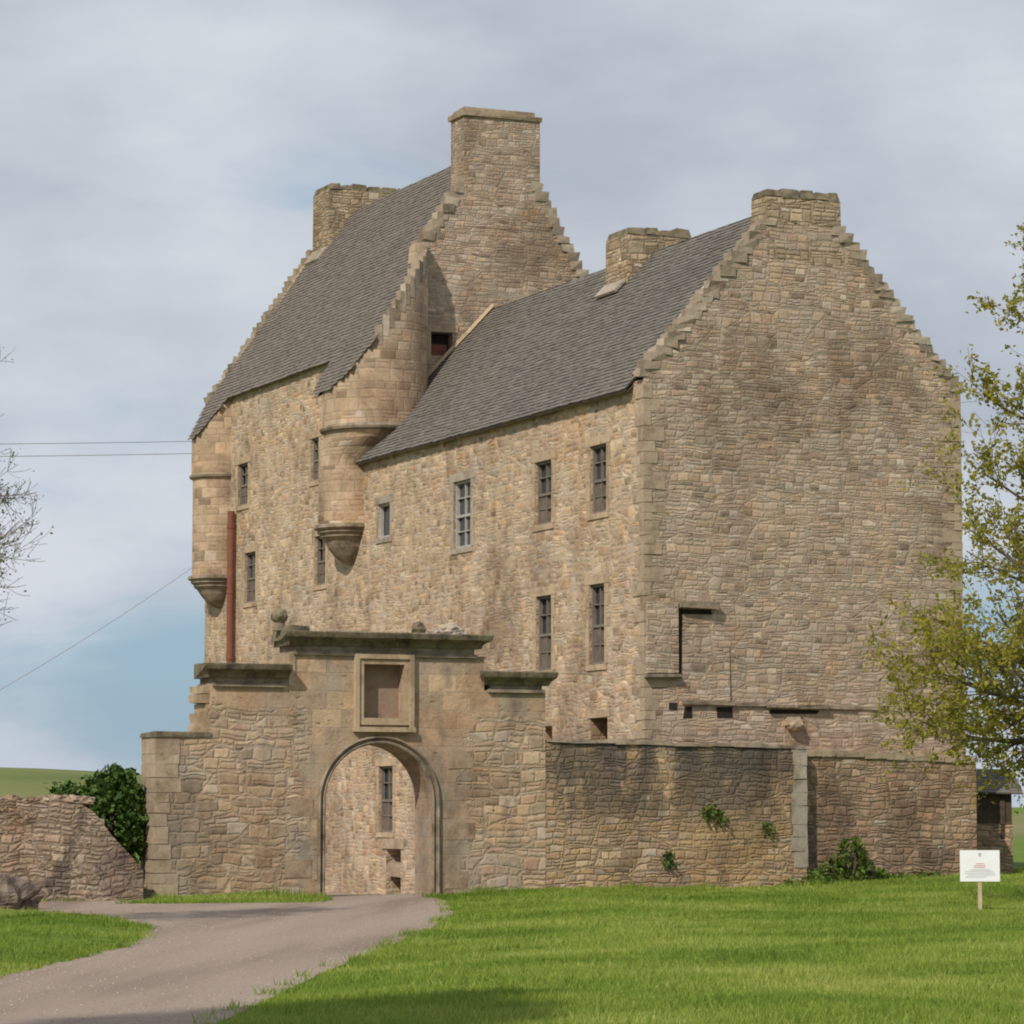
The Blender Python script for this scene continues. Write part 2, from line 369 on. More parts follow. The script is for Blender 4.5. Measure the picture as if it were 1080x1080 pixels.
DARK = (0.10, 0.085, 0.068)
M = {}
M['facade'] = stone('facade_rubble', 0.27, 0.19, [(0.353, 0.242, 0.152), (0.514, 0.374, 0.240), (0.407, 0.338, 0.258), (0.470, 0.288, 0.171), (0.567, 0.404, 0.231), (0.588, 0.459, 0.323)], (0.50, 0.41, 0.315), 0.036, 0.22, 0.5,
    stains=[((0.30, 0.25, 0.20), 0.9, 0.50, 0.70, 0.55, None, None), ((0.40, 0.245, 0.14), 1.5, 0.58, 0.70, 0.5, None, None), ((0.20, 0.17, 0.14), 3.6, 0.62, 0.70, 0.5, None, None)], patchy=0.22, mort_amt=0.8)
GC = [(0.333, 0.244, 0.179), (0.464, 0.356, 0.266), (0.414, 0.336, 0.271), (0.434, 0.298, 0.208), (0.504, 0.366, 0.246), (0.545, 0.439, 0.343)]
M['gable'] = stone('gable_rubble', 0.26, 0.13, GC, (0.345, 0.28, 0.215), 0.022, 0.17, 0.55,
    stains=[((0.54, 0.35, 0.19), 0.7, 0.56, 0.74, 0.55, None, None), ((0.22, 0.18, 0.145), 0.7, 0.50, 0.72, 0.5, 8.5, 12.5), ((0.45, 0.39, 0.325), 1.4, 0.52, 0.7, 0.45, None, None)], patchy=0.25, vary=0.42, split=0.34)
M['turret'] = stone('turret_ashlar', 0.40, 0.26, [(0.399, 0.290, 0.197), (0.504, 0.379, 0.265), (0.462, 0.325, 0.216), (0.557, 0.429, 0.305)], (0.36, 0.28, 0.20), 0.022, 0.06, 0.4,
    stains=[((0.24, 0.20, 0.16), 0.8, 0.5, 0.72, 0.6, 11.0, 14.0)], patchy=0.25, split=0.25, vary=0.35, blk=0, pits=0.35)
M['gate'] = stone('gate_masonry', 0.38, 0.22, [(0.350, 0.240, 0.155), (0.480, 0.352, 0.232), (0.430, 0.334, 0.241), (0.440, 0.282, 0.181), (0.510, 0.371, 0.237), (0.540, 0.414, 0.288)], (0.41, 0.32, 0.24), 0.026, 0.24, 0.6,
    stains=[((0.17, 0.145, 0.125), 1.2, 0.54, 0.68, 0.6, None, None), ((0.27, 0.155, 0.10), 1.5, 0.56, 0.70, 0.5, None, None), ((0.33, 0.30, 0.255), 0.8, 0.46, 0.65, 0.55, None, None), ((0.09, 0.075, 0.06), 4.0, 0.66, 0.72, 0.6, None, None)],
    patchy=0.3, ashlar=(0.62, 0.36, -8.3, -4.7))
M['yard'] = stone('yard_wall_rubble', 0.27, 0.135, [(0.291, 0.194, 0.126), (0.446, 0.315, 0.203), (0.359, 0.279, 0.216), (0.407, 0.252, 0.149), (0.504, 0.342, 0.180), (0.514, 0.387, 0.261)], (0.30, 0.225, 0.15), 0.022, 0.2, 0.8,
    stains=[((0.50, 0.345, 0.165), 0.8, 0.46, 0.64, 0.45, None, None), ((0.085, 0.075, 0.067), 0.85, 0.42, 0.55, 0.75, 1.0, 1.9), ((0.085, 0.075, 0.067), 1.9, 0.40, 0.56, 0.7, 2.0, 2.6), ((0.10, 0.085, 0.07), 3.2, 0.62, 0.70, 0.6, None, None)], patchy=0.3, split=0.22)
M['plinth'] = stone('plinth_rubble', 0.29, 0.145, [(0.314, 0.219, 0.146), (0.437, 0.314, 0.210), (0.403, 0.251, 0.161), (0.515, 0.386, 0.262)], (0.27, 0.205, 0.15), 0.022, 0.2, 0.8,
    stains=[((0.13, 0.105, 0.09), 0.8, 0.46, 0.64, 0.65, None, None), ((0.38, 0.22, 0.14), 1.3, 0.58, 0.72, 0.4, None, None)], patchy=0.3, split=0.22)
M['boundary'] = stone('boundary_rubble', 0.27, 0.16, [(0.31, 0.225, 0.16), (0.46, 0.36, 0.26), (0.43, 0.295, 0.20), (0.52, 0.43, 0.325)], (0.24, 0.18, 0.13), 0.026, 0.26, 0.9,
    stains=[((0.08, 0.065, 0.055), 1.6, 0.54, 0.64, 0.75, None, None), ((0.24, 0.19, 0.175), 0.8, 0.52, 0.66, 0.5, None, None)], patchy=0.35)
M['quoin'] = plain('quoin_stone', [(0.28, 0.22, 0.16), (0.38, 0.30, 0.215), (0.42, 0.325, 0.23), (0.48, 0.39, 0.29)], 5, bump=0.6, island=0.45, dirt=0.7)
M['redstone'] = plain('reddish_dressed_stone', [(0.24, 0.165, 0.115), (0.33, 0.24, 0.165), (0.40, 0.30, 0.21)], 4, bump=0.5, dirt=0.7)
M['crow'] = plain('crow_step_stone', [(0.17, 0.135, 0.105), (0.32, 0.255, 0.19), (0.40, 0.325, 0.245), (0.58, 0.50, 0.41)], 7.0, bump=0.6, island=0.6, dirt=0.7)
M['dress'] = plain('dressed_stone', [(0.36, 0.265, 0.175), (0.46, 0.35, 0.235), (0.53, 0.415, 0.285)], 4.0, bump=0.35, island=0.4, dirt=0.7)
M['greydress'] = plain('pale_grey_dressed_stone', [(0.28, 0.24, 0.195), (0.38, 0.325, 0.265), (0.44, 0.385, 0.315)], 6.0, bump=0.3, island=0.4, dirt=0.7)
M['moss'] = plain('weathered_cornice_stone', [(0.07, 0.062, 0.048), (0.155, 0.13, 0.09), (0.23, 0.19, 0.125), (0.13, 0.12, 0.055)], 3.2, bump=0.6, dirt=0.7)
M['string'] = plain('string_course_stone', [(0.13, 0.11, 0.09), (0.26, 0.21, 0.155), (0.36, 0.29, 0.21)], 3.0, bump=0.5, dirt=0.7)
M['chim'] = stone('chimney_stone', 0.32, 0.20, [(0.32, 0.245, 0.165), (0.46, 0.355, 0.235), (0.39, 0.275, 0.17), (0.53, 0.43, 0.30)], (0.25, 0.19, 0.135), 0.024, 0.14, 0.8,
    stains=[((0.15, 0.125, 0.09), 1.1, 0.5, 0.66, 0.6, None, None)], patchy=0.3)
M['timber'] = plain('weathered_timber', [(0.05, 0.035, 0.025), (0.11, 0.08, 0.06)], 5, bump=0.3)
M['frame'] = plain('window_frame_paint', [(0.15, 0.13, 0.11), (0.22, 0.19, 0.16)], 8, bump=0.1)
M['paleframe'] = plain('pale_window_paint', [(0.34, 0.33, 0.31), (0.44, 0.42, 0.40)], 8, bump=0.1)
M['board'] = plain('dusty_window_board', [(0.10, 0.08, 0.065), (0.19, 0.15, 0.12)], 5, bump=0.2)
M['void_and_shade'] = plain('dark_interior_and_shadow', [(0.02, 0.017, 0.014), (0.04, 0.032, 0.026)], 3, bump=0.0)
M['cablegrey'] = plain('cable_sheath', [(0.28, 0.29, 0.31), (0.34, 0.35, 0.37)], 3, bump=0)
M['pipe'] = plain('rust_red_paint', [(0.16, 0.06, 0.040), (0.23, 0.085, 0.055)], 4, rough=0.6, bump=0.1)
k = NT('window_glass'); k.b.inputs['Base Color'].default_value = (0.045, 0.048, 0.055, 1); k.b.inputs['Roughness'].default_value = 0.10; k.b.inputs['Specular IOR Level'].default_value = 0.9
k.bump(k.noise(k.n('ShaderNodeNewGeometry').outputs['Position'], 3.0, 2)[0], 0.25, 0.02); M['glass'] = k.m

# slate: per slate tone plus streaks and lichen
def slate(name, cols, lich):
    k = NT(name); g = k.n('ShaderNodeNewGeometry'); pos = g.outputs['Position']
    ri = g.outputs['Random Per Island']
    st = k.noise(k.vm('MULTIPLY', pos, (0.8, 1.5, 0.8)), 1.1, 7, 0.7)[0]
    f = k.math('ADD', k.math('MULTIPLY', ri, 0.45), k.math('MULTIPLY', st, 0.55))
    c = k.ramp(f, [(0.15, cols[0]), (0.45, cols[1]), (0.6, cols[2]), (0.85, cols[3])])
    c = k.mix(k.step(k.noise(pos, 5.0, 6, 0.7)[0], 0.56, 0.72, 0, 0.4), c, lich)
    c = k.mix(k.step(k.noise(pos, 0.5, 3, 0.6)[0], 0.5, 0.7, 0, 0.35), c, cols[0])
    c = k.mix(k.step(k.noise(pos, 1.7, 7, 0.75)[0], 0.54, 0.68, 0, 0.45), c, (0.16, 0.135, 0.085))
    k.l(c, k.b.inputs['Base Color']); k.b.inputs['Roughness'].default_value = 0.85; k.b.inputs['Specular IOR Level'].default_value = 0.3
    k.bump(k.noise(pos, 16, 4)[0], 0.4, 0.015); return k.m
M['slate'] = slate('wing_slate', [(0.112, 0.100, 0.088), (0.148, 0.132, 0.116), (0.170, 0.152, 0.132), (0.205, 0.183, 0.158)], (0.29, 0.255, 0.215))
M['slate2'] = slate('tower_slate', [(0.125, 0.105, 0.092), (0.16, 0.133, 0.115), (0.18, 0.15, 0.128), (0.21, 0.175, 0.148)], (0.23, 0.195, 0.155))

# ------------------------------------------------------------------ ground
PATH_R = [(-5.62, -1.6), (-6.58, -4.8), (-8.0, -8.4), (-9.2, -11.4), (-11.0, -15.2), (-12.9, -18.9), (-15.2, -23.2), (-17.7, -27.9), (-21.4, -35.2), (-29.0, -50.0), (-38.0, -67.0)]
PATH = [(-7.62, -0.7)] + [(-5.6, -0.7)] + PATH_R + [(-62, -67), (-62, -2.4), (-14.6, -2.2), (-11.6, -1.9), (-12.6, -4.1), (-9.3, -4.7), (-8.2, -3.0), (-7.75, -1.6)]
TRI = [(-33, -52), (-25, -35.5), (-21.3, -27.8), (-19.4, -24.2), (-17.9, -21.3), (-16.95, -18.9), (-15.9, -16.0), (-15.15, -13.0), (-14.95, -10.6), (-15.2, -8.6), (-17.2, -8.4), (-30, -12), (-62, -20), (-62, -52)]
def inside(poly, X, Y):
    r = np.zeros(np.shape(X), bool); n = len(poly)
    for i in range(n):
        (x0, y0), (x1, y1) = poly[i], poly[(i + 1) % n]
        if y0 == y1: continue
        c = ((y0 > Y) != (y1 > Y)) & (X < (x1 - x0) * (Y - y0) / (y1 - y0) + x0); r ^= c
    return r
def dist(line, X, Y, closed=False):
    d = np.full(np.shape(X), 1e9); n = len(line)
    for i in range(n if closed else n - 1):
        a = np.array(line[i], float); b = np.array(line[(i + 1) % n], float); e = b - a; L = (e ** 2).sum()
        t = np.clip(((X - a[0]) * e[0] + (Y - a[1]) * e[1]) / L, 0, 1)
        d = np.minimum(d, np.hypot(X - a[0] - t * e[0], Y - a[1] - t * e[1]))
    return d
def sm(t): t = np.clip(t, 0, 1); return t * t * (3 - 2 * t)
ZP = -0.085
def gh(X, Y):
    X = np.asarray(X, float); Y = np.asarray(Y, float)
    on = inside(PATH, X, Y)
    d = np.where(on, 0, dist(PATH, X, Y, True))
    z = ZP + 0.10 * sm(d / 2.5) * (X > -40)
    z = z + 0.14 * sm((X - 1) / 6) * sm((Y + 14) / 12) * (X < 40)
    z = z + 0.035 * np.sin(X * 0.55 + 1.0) * np.sin(Y * 0.42) * sm((d - 1) / 4)
    tri = inside(TRI, X, Y); dt = np.where(tri, dist(TRI, X, Y, True), 0)
    z = np.where(tri, ZP + 0.10 * sm(dt / 1.5), z)
    yard = sm((Y + 0.9) / 5.0) * (X > -13) * (X < 1.2) * (Y < 32)
    z = z * (1 - yard) + yard * -0.60
    return z
gx = np.unique(np.concatenate([np.linspace(-45, 20, 131), np.linspace(-3000, -45, 14), -45 - np.geomspace(1, 300, 12), np.linspace(20, 3000, 14), 20 + np.geomspace(1, 300, 12)]))
gy = np.unique(np.concatenate([np.linspace(-66, 34, 201), np.linspace(-3000, -66, 10), np.linspace(34, 3000, 16), 34 + np.geomspace(1, 300, 12)]))
GX, GY = np.meshgrid(gx, gy); GZ = gh(GX, GY) - np.where(inside(PATH, GX, GY) & ~inside(TRI, GX, GY), 0.03, 0)
me = bpy.data.meshes.new('ground'); nx, ny = len(gx), len(gy)
idx = np.arange(nx * ny).reshape(ny, nx)
me.from_pydata(np.stack([GX, GY, GZ], -1).reshape(-1, 3).tolist(), [], np.stack([idx[:-1, :-1], idx[:-1, 1:], idx[1:, 1:], idx[1:, :-1]], -1).reshape(-1, 4).tolist())
k = NT('turf_soil'); p = k.n('ShaderNodeNewGeometry').outputs['Position']
c = k.ramp(k.noise(p, 0.35, 6, 0.6)[0], [(0.3, (0.095, 0.150, 0.022)), (0.5, (0.130, 0.195, 0.030)), (0.7, (0.17, 0.225, 0.042))])
c = k.mix(k.step(k.noise(p, 9, 4)[0], 0.45, 0.7, 0, 0.5), c, (0.05, 0.075, 0.016))
k.l(c, k.b.inputs['Base Color']); k.b.inputs['Roughness'].default_value = 1.0; k.bump(k.noise(p, 22, 4)[0], 0.8, 0.04); M['turf'] = k.m
o = link('ground', me, M['turf'], smooth=True); o['kind'] = 'structure'

k = NT('gravel_path'); p = k.n('ShaderNodeNewGeometry').outputs['Position']
rot = k.n('ShaderNodeVectorRotate', rotation_type='Z_AXIS'); k.l(p, rot.inputs['Vector']); rot.inputs['Angle'].default_value = R(-62)
st = k.noise(k.vm('MULTIPLY', rot.outputs[0], (0.07, 0.75, 1)), 1.0, 4, 0.5)[0]
c = k.ramp(st, [(0.35, (0.225, 0.17, 0.132)), (0.5, (0.32, 0.25, 0.198)), (0.68, (0.36, 0.285, 0.23))])
c = k.mix(k.step(k.noise(p, 30, 4, 0.75)[0], 0.42, 0.7, 0, 0.55), c, (0.13, 0.105, 0.088))
c = k.mix(k.step(k.noise(p, 22, 3, 0.8)[0], 0.60, 0.68, 0, 0.5), c, (0.46, 0.40, 0.345))
c = k.mix(k.step(k.noise(p, 0.8, 5, 0.6)[0], 0.52, 0.75, 0, 0.4), c, (0.285, 0.225, 0.18))
k.l(c, k.b.inputs['Base Color']); k.b.inputs['Roughness'].default_value = 0.95; k.bump(k.noise(p, 60, 3, 0.7)[0], 0.6, 0.012); M['path'] = k.m
mb = MB(); mb.tess([PATH], lambda a, b: (a, b, ZP + 0.004)); o = obj('path', mb, M['path']); o['kind'] = 'structure'
# grassy triangle sits on its own soil sheet above the path
mb = MB()
n = 44; tl = []
for yy in np.arange(-52, -8.2, 0.5):
    for xx in np.arange(-45, -14.5, 0.5):
        q = [(xx, yy), (xx + .5, yy), (xx + .5, yy + .5), (xx, yy + .5)]
        if all(inside(TRI, np.array([a]), np.array([b]))[0] for a, b in q):
            mb.poly([(a, b, float(gh(np.array([a]), np.array([b]))[0]) + 0.012) for a, b in q])
o = obj('grass_verge', mb, M['turf'], merge=True); o['kind'] = 'structure'
# yard behind the gate
mb = MB()
ys = np.linspace(-0.7, 30, 40); xs = np.linspace(-12.5, -0.0, 20)
for i in range(len(ys) - 1):
    for j in range(len(xs) - 1):
        q = [(xs[j], ys[i]), (xs[j+1], ys[i]), (xs[j+1], ys[i+1]), (xs[j], ys[i+1])]
        mb.poly([(a, b, (float(gh(np.array([a]), np.array([b]))[0]) if b > -0.65 else ZP - 0.02) + 0.025) for a, b in q])
o = obj('courtyard_floor', mb, M['path'], merge=True); o['kind'] = 'structure'
# hills
def hill(name, cx, cy, rx, ry, hgt, mat):
    n = 36; v = []; f = []
    for i in range(n + 1):
        for j in range(n + 1):
            a, b = -1 + 2 * i / n, -1 + 2 * j / n; r2 = a * a + b * b
            z = hgt * max(0.0, 1 - r2) ** 1.3 - 0.3 + 0.5 * mnoise.noise(Vector((a * 3, b * 3, cx)))* (r2 < 1)
            v.append((cx + a * rx, cy + b * ry, z))
    for i in range(n):
        for j in range(n):
            q = i * (n + 1) + j; f.append((q, q + n + 1, q + n + 2, q + 1))
    me = bpy.data.meshes.new(name); me.from_pydata(v, [], f); o = link(name, me, mat, smooth=True); o['kind'] = 'structure'; return o
k = NT('pasture'); p = k.n('ShaderNodeNewGeometry').outputs['Position']
c = k.ramp(k.noise(p, 0.05, 6, 0.65)[0], [(0.35, (0.10, 0.135, 0.035)), (0.5, (0.14, 0.165, 0.05)), (0.65, (0.20, 0.18, 0.08))])
k.l(c, k.b.inputs['Base Color']); k.b.inputs['Roughness'].default_value = 1; M['pasture'] = k.m
h1 = cv(-42, 215); hill('hill', h1.x, h1.y, 60, 60, 4.55, M['pasture'])
h2 = cv(48, 190); hill('field', h2.x, h2.y, 42, 60, 1.7, M['pasture'])

# ------------------------------------------------------------------ the castle
castle = empty('castle', (4, 14.6, -0.6), 'tall pale brown stone tower house with lower gabled wing, slate roofs and crow stepped gables', 'castle')
ZB = -0.75
WIN = [  # y0 (near), y1 (far), z0, z1, kind
    (1.83, 2.66, 8.10, 9.60, 'sash'), (4.70, 5.60, 8.08, 9.53, 'sash'), (9.34, 10.40, 7.90, 9.53, 'pale'), (14.55, 15.40, 8.54, 9.42, 'small'),
    (1.95, 2.73, 4.78, 6.54, 'sash'), (4.72, 5.55, 4.75, 6.45, 'sash'), (1.82, 2.68, 3.05, 3.61, 'hole'), (4.68, 5.28, 3.05, 3.49, 'hole'),
    (14.30, 15.25, 1.03, 2.70, 'slot'), (13.75, 14.75, -0.62, 0.62, 'door'),
    (25.55, 26.42, 10.33, 11.54, 'sash'), (24.84, 25.76, 7.48, 8.92, 'sash'), (19.74, 20.36, 10.48, 11.65, 'sash'), (19.20, 20.02, 7.62, 8.95, 'sash')]
def rect(a0, a1, b0, b1): return [(a0, b0), (a1, b0), (a1, b1), (a0, b1)]
fX = lambda x: (lambda a, b: (x, a, b))
fY = lambda y: (lambda a, b: (a, y, b))
REV = 0.13
def facade(y0, y1, z1, wins, name):
    mb = MB()
    mb.tess([rect(y0, y1, ZB, z1)] + [rect(w[0], w[1], w[2], w[3])[::-1] for w in wins], fX(0.0), flip=True)
    for w in wins: mb.strip(rect(w[0], w[1], w[2], w[3]), fX(0.0), fX(0.6 if w[4] in ('hole', 'door') else 0.30), flip=True)
    mb.poly([(0, y1, z1), (0, y0, z1), (0.7, y0, z1), (0.7, y1, z1)])
    return obj(name, mb, M['facade'], castle)
facade(0.0, 17.0, 10.78, [w for w in WIN if w[0] < 17], 'wing_wall')
facade(17.0, 29.3, 13.62, [w for w in WIN if w[0] > 17], 'tower_wall')

# gables
mb = MB()
g1 = [(0.0, ZB), (7.9, ZB), (7.9, 10.95), (4.9, 14.35), (3.0, 14.45), (0.0, 10.95)]
mb.tess([g1], fY(0.0)); mb.tess([g1], fY(0.6), flip=True)
mb.strip(g1[2:], fY(0.0), fY(0.6), closed=False)
mb.poly([(7.9, 0, ZB), (7.9, 17, ZB), (7.9, 17, 10.7), (7.9, 0, 10.95)])
obj('wing_gable', mb, M['gable'], castle)
mb = MB()
g2 = [(0.0, ZB), (8.0, ZB), (8.0, 13.75), (5.3, 18.45), (3.08, 18.45), (1.78, 16.42), (1.74, 15.9), (0.0, 13.42)]
hole = rect(2.13, 2.76, 13.65, 14.28)
mb.tess([g2, hole[::-1]], fY(17.0)); mb.strip(hole, fY(17.0), fY(17.45)); mb.tess([g2], fY(17.6), flip=True); mb.strip(g2[2:], fY(17.0), fY(17.6), closed=False)
g3 = [(0.0, ZB), (8.0, ZB), (8.0, 13.6), (4.9, 18.3), (3.1, 18.3), (0.0, 13.6)]
mb.tess([g3], fY(29.3), flip=True); mb.tess([g3], fY(28.8)); mb.strip(g3[2:], fY(28.8), fY(29.3), closed=False)
mb.poly([(8.0, 17, ZB), (8.0, 29.3, ZB), (8.0, 29.3, 13.7), (8.0, 17, 13.7)])
obj('tower_gable', mb, M['gable'], castle)

# crow steps
def crow(name, xa, za, xb, zb, n, y0, y1, side):
    mb = MB()
    for i in range(n):
        t0, t1 = i / n, (i + 1) / n
        x0, x1 = xa + (xb - xa) * t0, xa + (xb - xa) * t1; z1 = za + (zb - za) * t1
        lo, hi = (x0, x1 + 0.22) if side > 0 else (x1 - 0.22, x0)
        j = random.uniform(-0.035, 0.035)
        zj = random.uniform(-0.03, 0.025)
        mb.box(lo + (j if side > 0 else -0.0), hi + (0 if side > 0 else j), y0 - random.uniform(0.0, 0.02), y1 + random.uniform(-0.12, 0.1), z1 - (zb - za) / n - 0.02, z1 + zj, 0.036)
    return obj(name, mb, M['crow'], castle)
crow('crow_steps', -0.10, 10.88, 3.0, 14.50, 22, -0.010, 0.34, 1)
crow('crow_steps', 7.99, 10.95, 4.88, 14.45, 21, -0.010, 0.34, -1)
crow('crow_steps', 1.75, 16.55, 3.08, 18.55, 10, 16.985, 17.40, 1)
crow('crow_steps', 8.05, 13.75, 5.28, 18.55, 21, 16.985, 17.45, -1)
crow('crow_steps', -0.1, 13.62, 3.2, 18.45, 26, 28.95, 29.31, 1)

# quoins: long and short stones standing a little proud at the corners
def quoins(name, x, y, z0, z1, sx, sy, proud=0.004):
    mb = MB(); z = z0; i = 0
    while z < z1 - 0.1:
        h = random.uniform(0.17, 0.33); h = min(h, z1 - z)
        la, lb = (0.46, 0.22) if i % 2 else (0.22, 0.44)
        la *= random.uniform(0.7, 1.25); lb *= random.uniform(0.7, 1.25); pr = proud + random.uniform(0, 0.016)
        xs_ = sorted((x - sx * pr, x + sx * la)); ys_ = sorted((y - sy * pr, y + sy * lb))
        mb.box(xs_[0], xs_[1], ys_[0], ys_[1], z + 0.008, z + h - 0.008, 0.008)
        z += h; i += 1
    return obj(name, mb, M['quoin'], castle)
quoins('quoins', 0, 0, 2.6, 10.75, 1, 1)
quoins('quoins', 7.9, 0, 2.8, 10.85, -1, 1)
quoins('quoins', 0, 29.3, ZB, 13.0, 1, -1)

# chimneys
def chimney(name, x0, x1, y0, y1, z0, z1, mat, cope=0.0, jit=0.0, tap=0.0):
    mb = MB(); mb.box(x0, x1, y0, y1, z0, z1, 0.0, taper=tap)
    ob = obj(name, mb, mat, castle)
    cs = MB()
    if cope:
        cs.box(x0 - 0.07, x1 + 0.05, y0 - 0.06, y1 + 0.06, z1 + 0.002, z1 + 0.13, 0.02)
        cs.box(x0 + 0.05, x1 - 0.15, y0 + 0.03, y1 - 0.05, z1 + 0.13, z1 + 0.24, 0.025)
    else:
        x = x0 + tap
        while x < x1 - tap - 0.08:
            w = min(random.uniform(0.3, 0.55), x1 - tap - x)
            cs.box(x + 0.006, x + w - 0.006, y0 + tap - random.uniform(0, 0.03), y1 - tap + random.uniform(0, 0.03), z1 + 0.002, z1 + random.uniform(0.13, 0.22), 0.02, taper=0.05); x += w
    obj('cope', cs, M['moss'] if not cope else M['quoin'], ob)
    return ob
chimney('chimney', 3.02, 4.90, -0.004, 0.75, 13.6, 15.0, M['chim'], tap=0.02)
chimney('chimney', 3.08, 5.32, 16.99, 17.9, 17.2, 20.22, M['gable'], cope=0.1)
chimney('chimney', 3.2, 5.0, 7.30, 8.53, 13.6, 15.40, M['chim'], tap=0.02)
chimney('chimney', 3.2, 5.6, 27.6, 29.0, 17.6, 20.15, M['chim'], tap=0.02)

# slated roofs -- every slate a small tilted slab, one mesh per slope
def slope(name, xa, za, xb, zb, y0, y1, mat, edge=None, front=True, sag=0.0, sw=0.19, sh=0.14):
    A, B = Vector((xa, 0, za)), Vector((xb, 0, zb)); d = (B - A); L = d.length; d.normalize()
    nrm = Vector((-d.z, 0, d.x)); nrm = nrm if nrm.z > 0 else -nrm
    mb = MB(); ny = 60
    def pt(s, y, up):
        q = A + d * s + nrm * up; q.y = y
        t = (y - y0) / (y1 - y0); q += nrm * (-sag * math.sin(math.pi * t) * math.sin(math.pi * min(1, max(0, s / L)) * 0.8 + 0.3) + 0.02 * mnoise.noise(Vector((s * 0.5, y * 0.4, xa))))
        return q
    s = -0.0; row = 0
    while s < L:
        y = y0 - (sw / 2 if row % 2 else 0) - random.uniform(0, 0.05)
        while y < y1:
            w = sw * random.uniform(0.75, 1.25); ya, yb = max(y, y0), min(y + w, y1); y += w
            if yb - ya < 0.03: continue
            if edge and not roof_ok((A + d * (s + 0.08)).x, (ya + yb) / 2, edge): continue
            l0 = s - 0.02 + random.uniform(-0.015, 0.012); l1 = min(s + sh * 1.35, L + 0.03); t = 0.013
            up0, up1 = 0.042 + random.uniform(0, 0.012), 0.020
            P = [pt(l0, ya + .003, up0), pt(l0, yb - .003, up0), pt(l1, yb - .003, up1), pt(l1, ya + .003, up1)]
            Q = [pt(l0, ya + .003, up0 - t), pt(l0, yb - .003, up0 - t)]
            if front: mb.poly(P[::-1]); mb.poly([P[0], P[1], Q[1], Q[0]]); mb.poly([P[1], P[2], Q[1]]); mb.poly([P[3], P[0], Q[0]])
            else: mb.poly(P); mb.poly([Q[0], Q[1], P[1], P[0]])
        s += sh; row += 1
    # sarking boards below
    ys_ = 17.42 if edge else y0
    for i in range(ny):
        ya, yb = ys_ + (y1 - ys_) * i / ny, ys_ + (y1 - ys_) * (i + 1) / ny
        sa = sb = 0.0
        if edge:
            sa = max(0, (edge(ya) + 0.03 - xa) / d.x); sb = max(0, (edge(yb) + 0.03 - xa) / d.x)
        for q in range(10):
            u0, u1 = q / 10, (q + 1) / 10
            mb.poly([pt(sa + (L - sa) * u0, ya, 0.006), pt(sb + (L - sb) * u0, yb, 0.006), pt(sb + (L - sb) * u1, yb, 0.006), pt(sa + (L - sa) * u1, ya, 0.006)][::-1 if front else 1])
        mb.poly([pt(sa, ya, -0.06), pt(sb, yb, -0.06), pt(L, yb, -0.06), pt(L, ya, -0.06)][::1 if front else -1])
        mb.poly([pt(sa, ya, 0.012), pt(sa, ya, -0.06), pt(sb, yb, -0.06), pt(sb, yb, 0.012)])
    return obj(name, mb, mat, castle)
slope('wing_roof', -0.20, 10.60, 3.95, 14.98, 0.45, 17.0, M['slate'], sag=0.05)
slope('wing_roof', 8.10, 10.60, 3.95, 14.98, 0.45, 17.0, M['slate'], front=False, sw=0.5, sh=0.4)
T1, T2 = (0.0, 17.3, 0.87), (0.0, 27.95, 0.83)
UC = (0.55, 17.0, 1.38)
TS = (19.45 - 13.58) / (4.0 + 0.1)          # tower roof pitch
zroof = lambda x: 13.58 + (x + 0.1) * TS
def tedge(y):
    e = -0.12
    for cx, cy, r in ((0.0, 17.55, 0.90), (0.0, 27.95, 0.90)):
        if abs(y - cy) < r: e = min(e, cx - math.sqrt(r * r - (y - cy) ** 2))
    if y > 27.95: e = min(e, -0.86)
    if y > 28.2: e = -0.86 + (y - 28.2) * 0.95
    return e
X0 = -1.0
def roof_ok(x, y, edge):
    if math.hypot(x - UC[0], y - UC[1]) < UC[2] - (0.26 if y < 17.3 and x > 0.1 else -0.04): return True
    return x >= edge(y) and y > (17.42 if x > 1.8 else 17.0)
slope('tower_roof', X0, zroof(X0), 4.0, 19.45, 15.6, 29.0, M['slate2'], edge=tedge)
slope('tower_roof', 8.1, 13.6, 4.0, 19.45, 17.42, 29.0, M['slate2'], front=False, sw=0.5, sh=0.4)
for (ya, yb, zz) in ((1.1, 7.25, 15.0), (8.55, 17, 15.0), (18.2, 27.5, 19.48)):
    y = ya; mb = MB()
    while y < yb - 0.1:
        l = min(random.uniform(0.4, 0.6), yb - y); xx = 3.95 if zz < 16 else 4.0
        if True:
            zs = zz - 0.04 + random.uniform(-0.012, 0.012); a = 0.16
            mb.poly([(xx - a, y, zs - a * 1.0), (xx, y, zs + 0.06), (xx, y + l - .01, zs + 0.06), (xx - a, y + l - .01, zs - a * 1.0)][::-1])
            mb.poly([(xx + a, y, zs - a * 1.0), (xx, y, zs + 0.06), (xx, y + l - .01, zs + 0.06), (xx + a, y + l - .01, zs - a * 1.0)])
        y += l
    obj('ridge_tiles', mb, M['slate'], castle)
# lime fillet where the wing roof meets the tower gable, and round the chimneys
mb = MB()
def fillet(pts, w=0.11, h=0.10):
    for (a, b) in zip(pts[:-1], pts[1:]):
        a, b = Vector(a), Vector(b); d = (b - a)
        up = Vector((-d.z, 0, d.x)).normalized() if abs(d.x) > 1e-4 else Vector((0, 0, 1))
        if up.z < 0: up = -up
        mb.poly([a + Vector((0, 0, 0)) + Vector((0, -w, 0)), b + Vector((0, -w, 0)), b + up * h, a + up * h])
zw = lambda x: 10.60 + (x + 0.2) * (4.38 / 4.15)
xs = np.linspace(1.2, 3.95, 9)
fillet([(x, 16.99, zw(x) + 0.10 + random.uniform(-.015, .015)) for x in xs], 0.05, 0.08)
xs = np.linspace(3.1, 3.95, 3)
obj('lime_fillet', mb, M['dress'], castle); mb = MB()

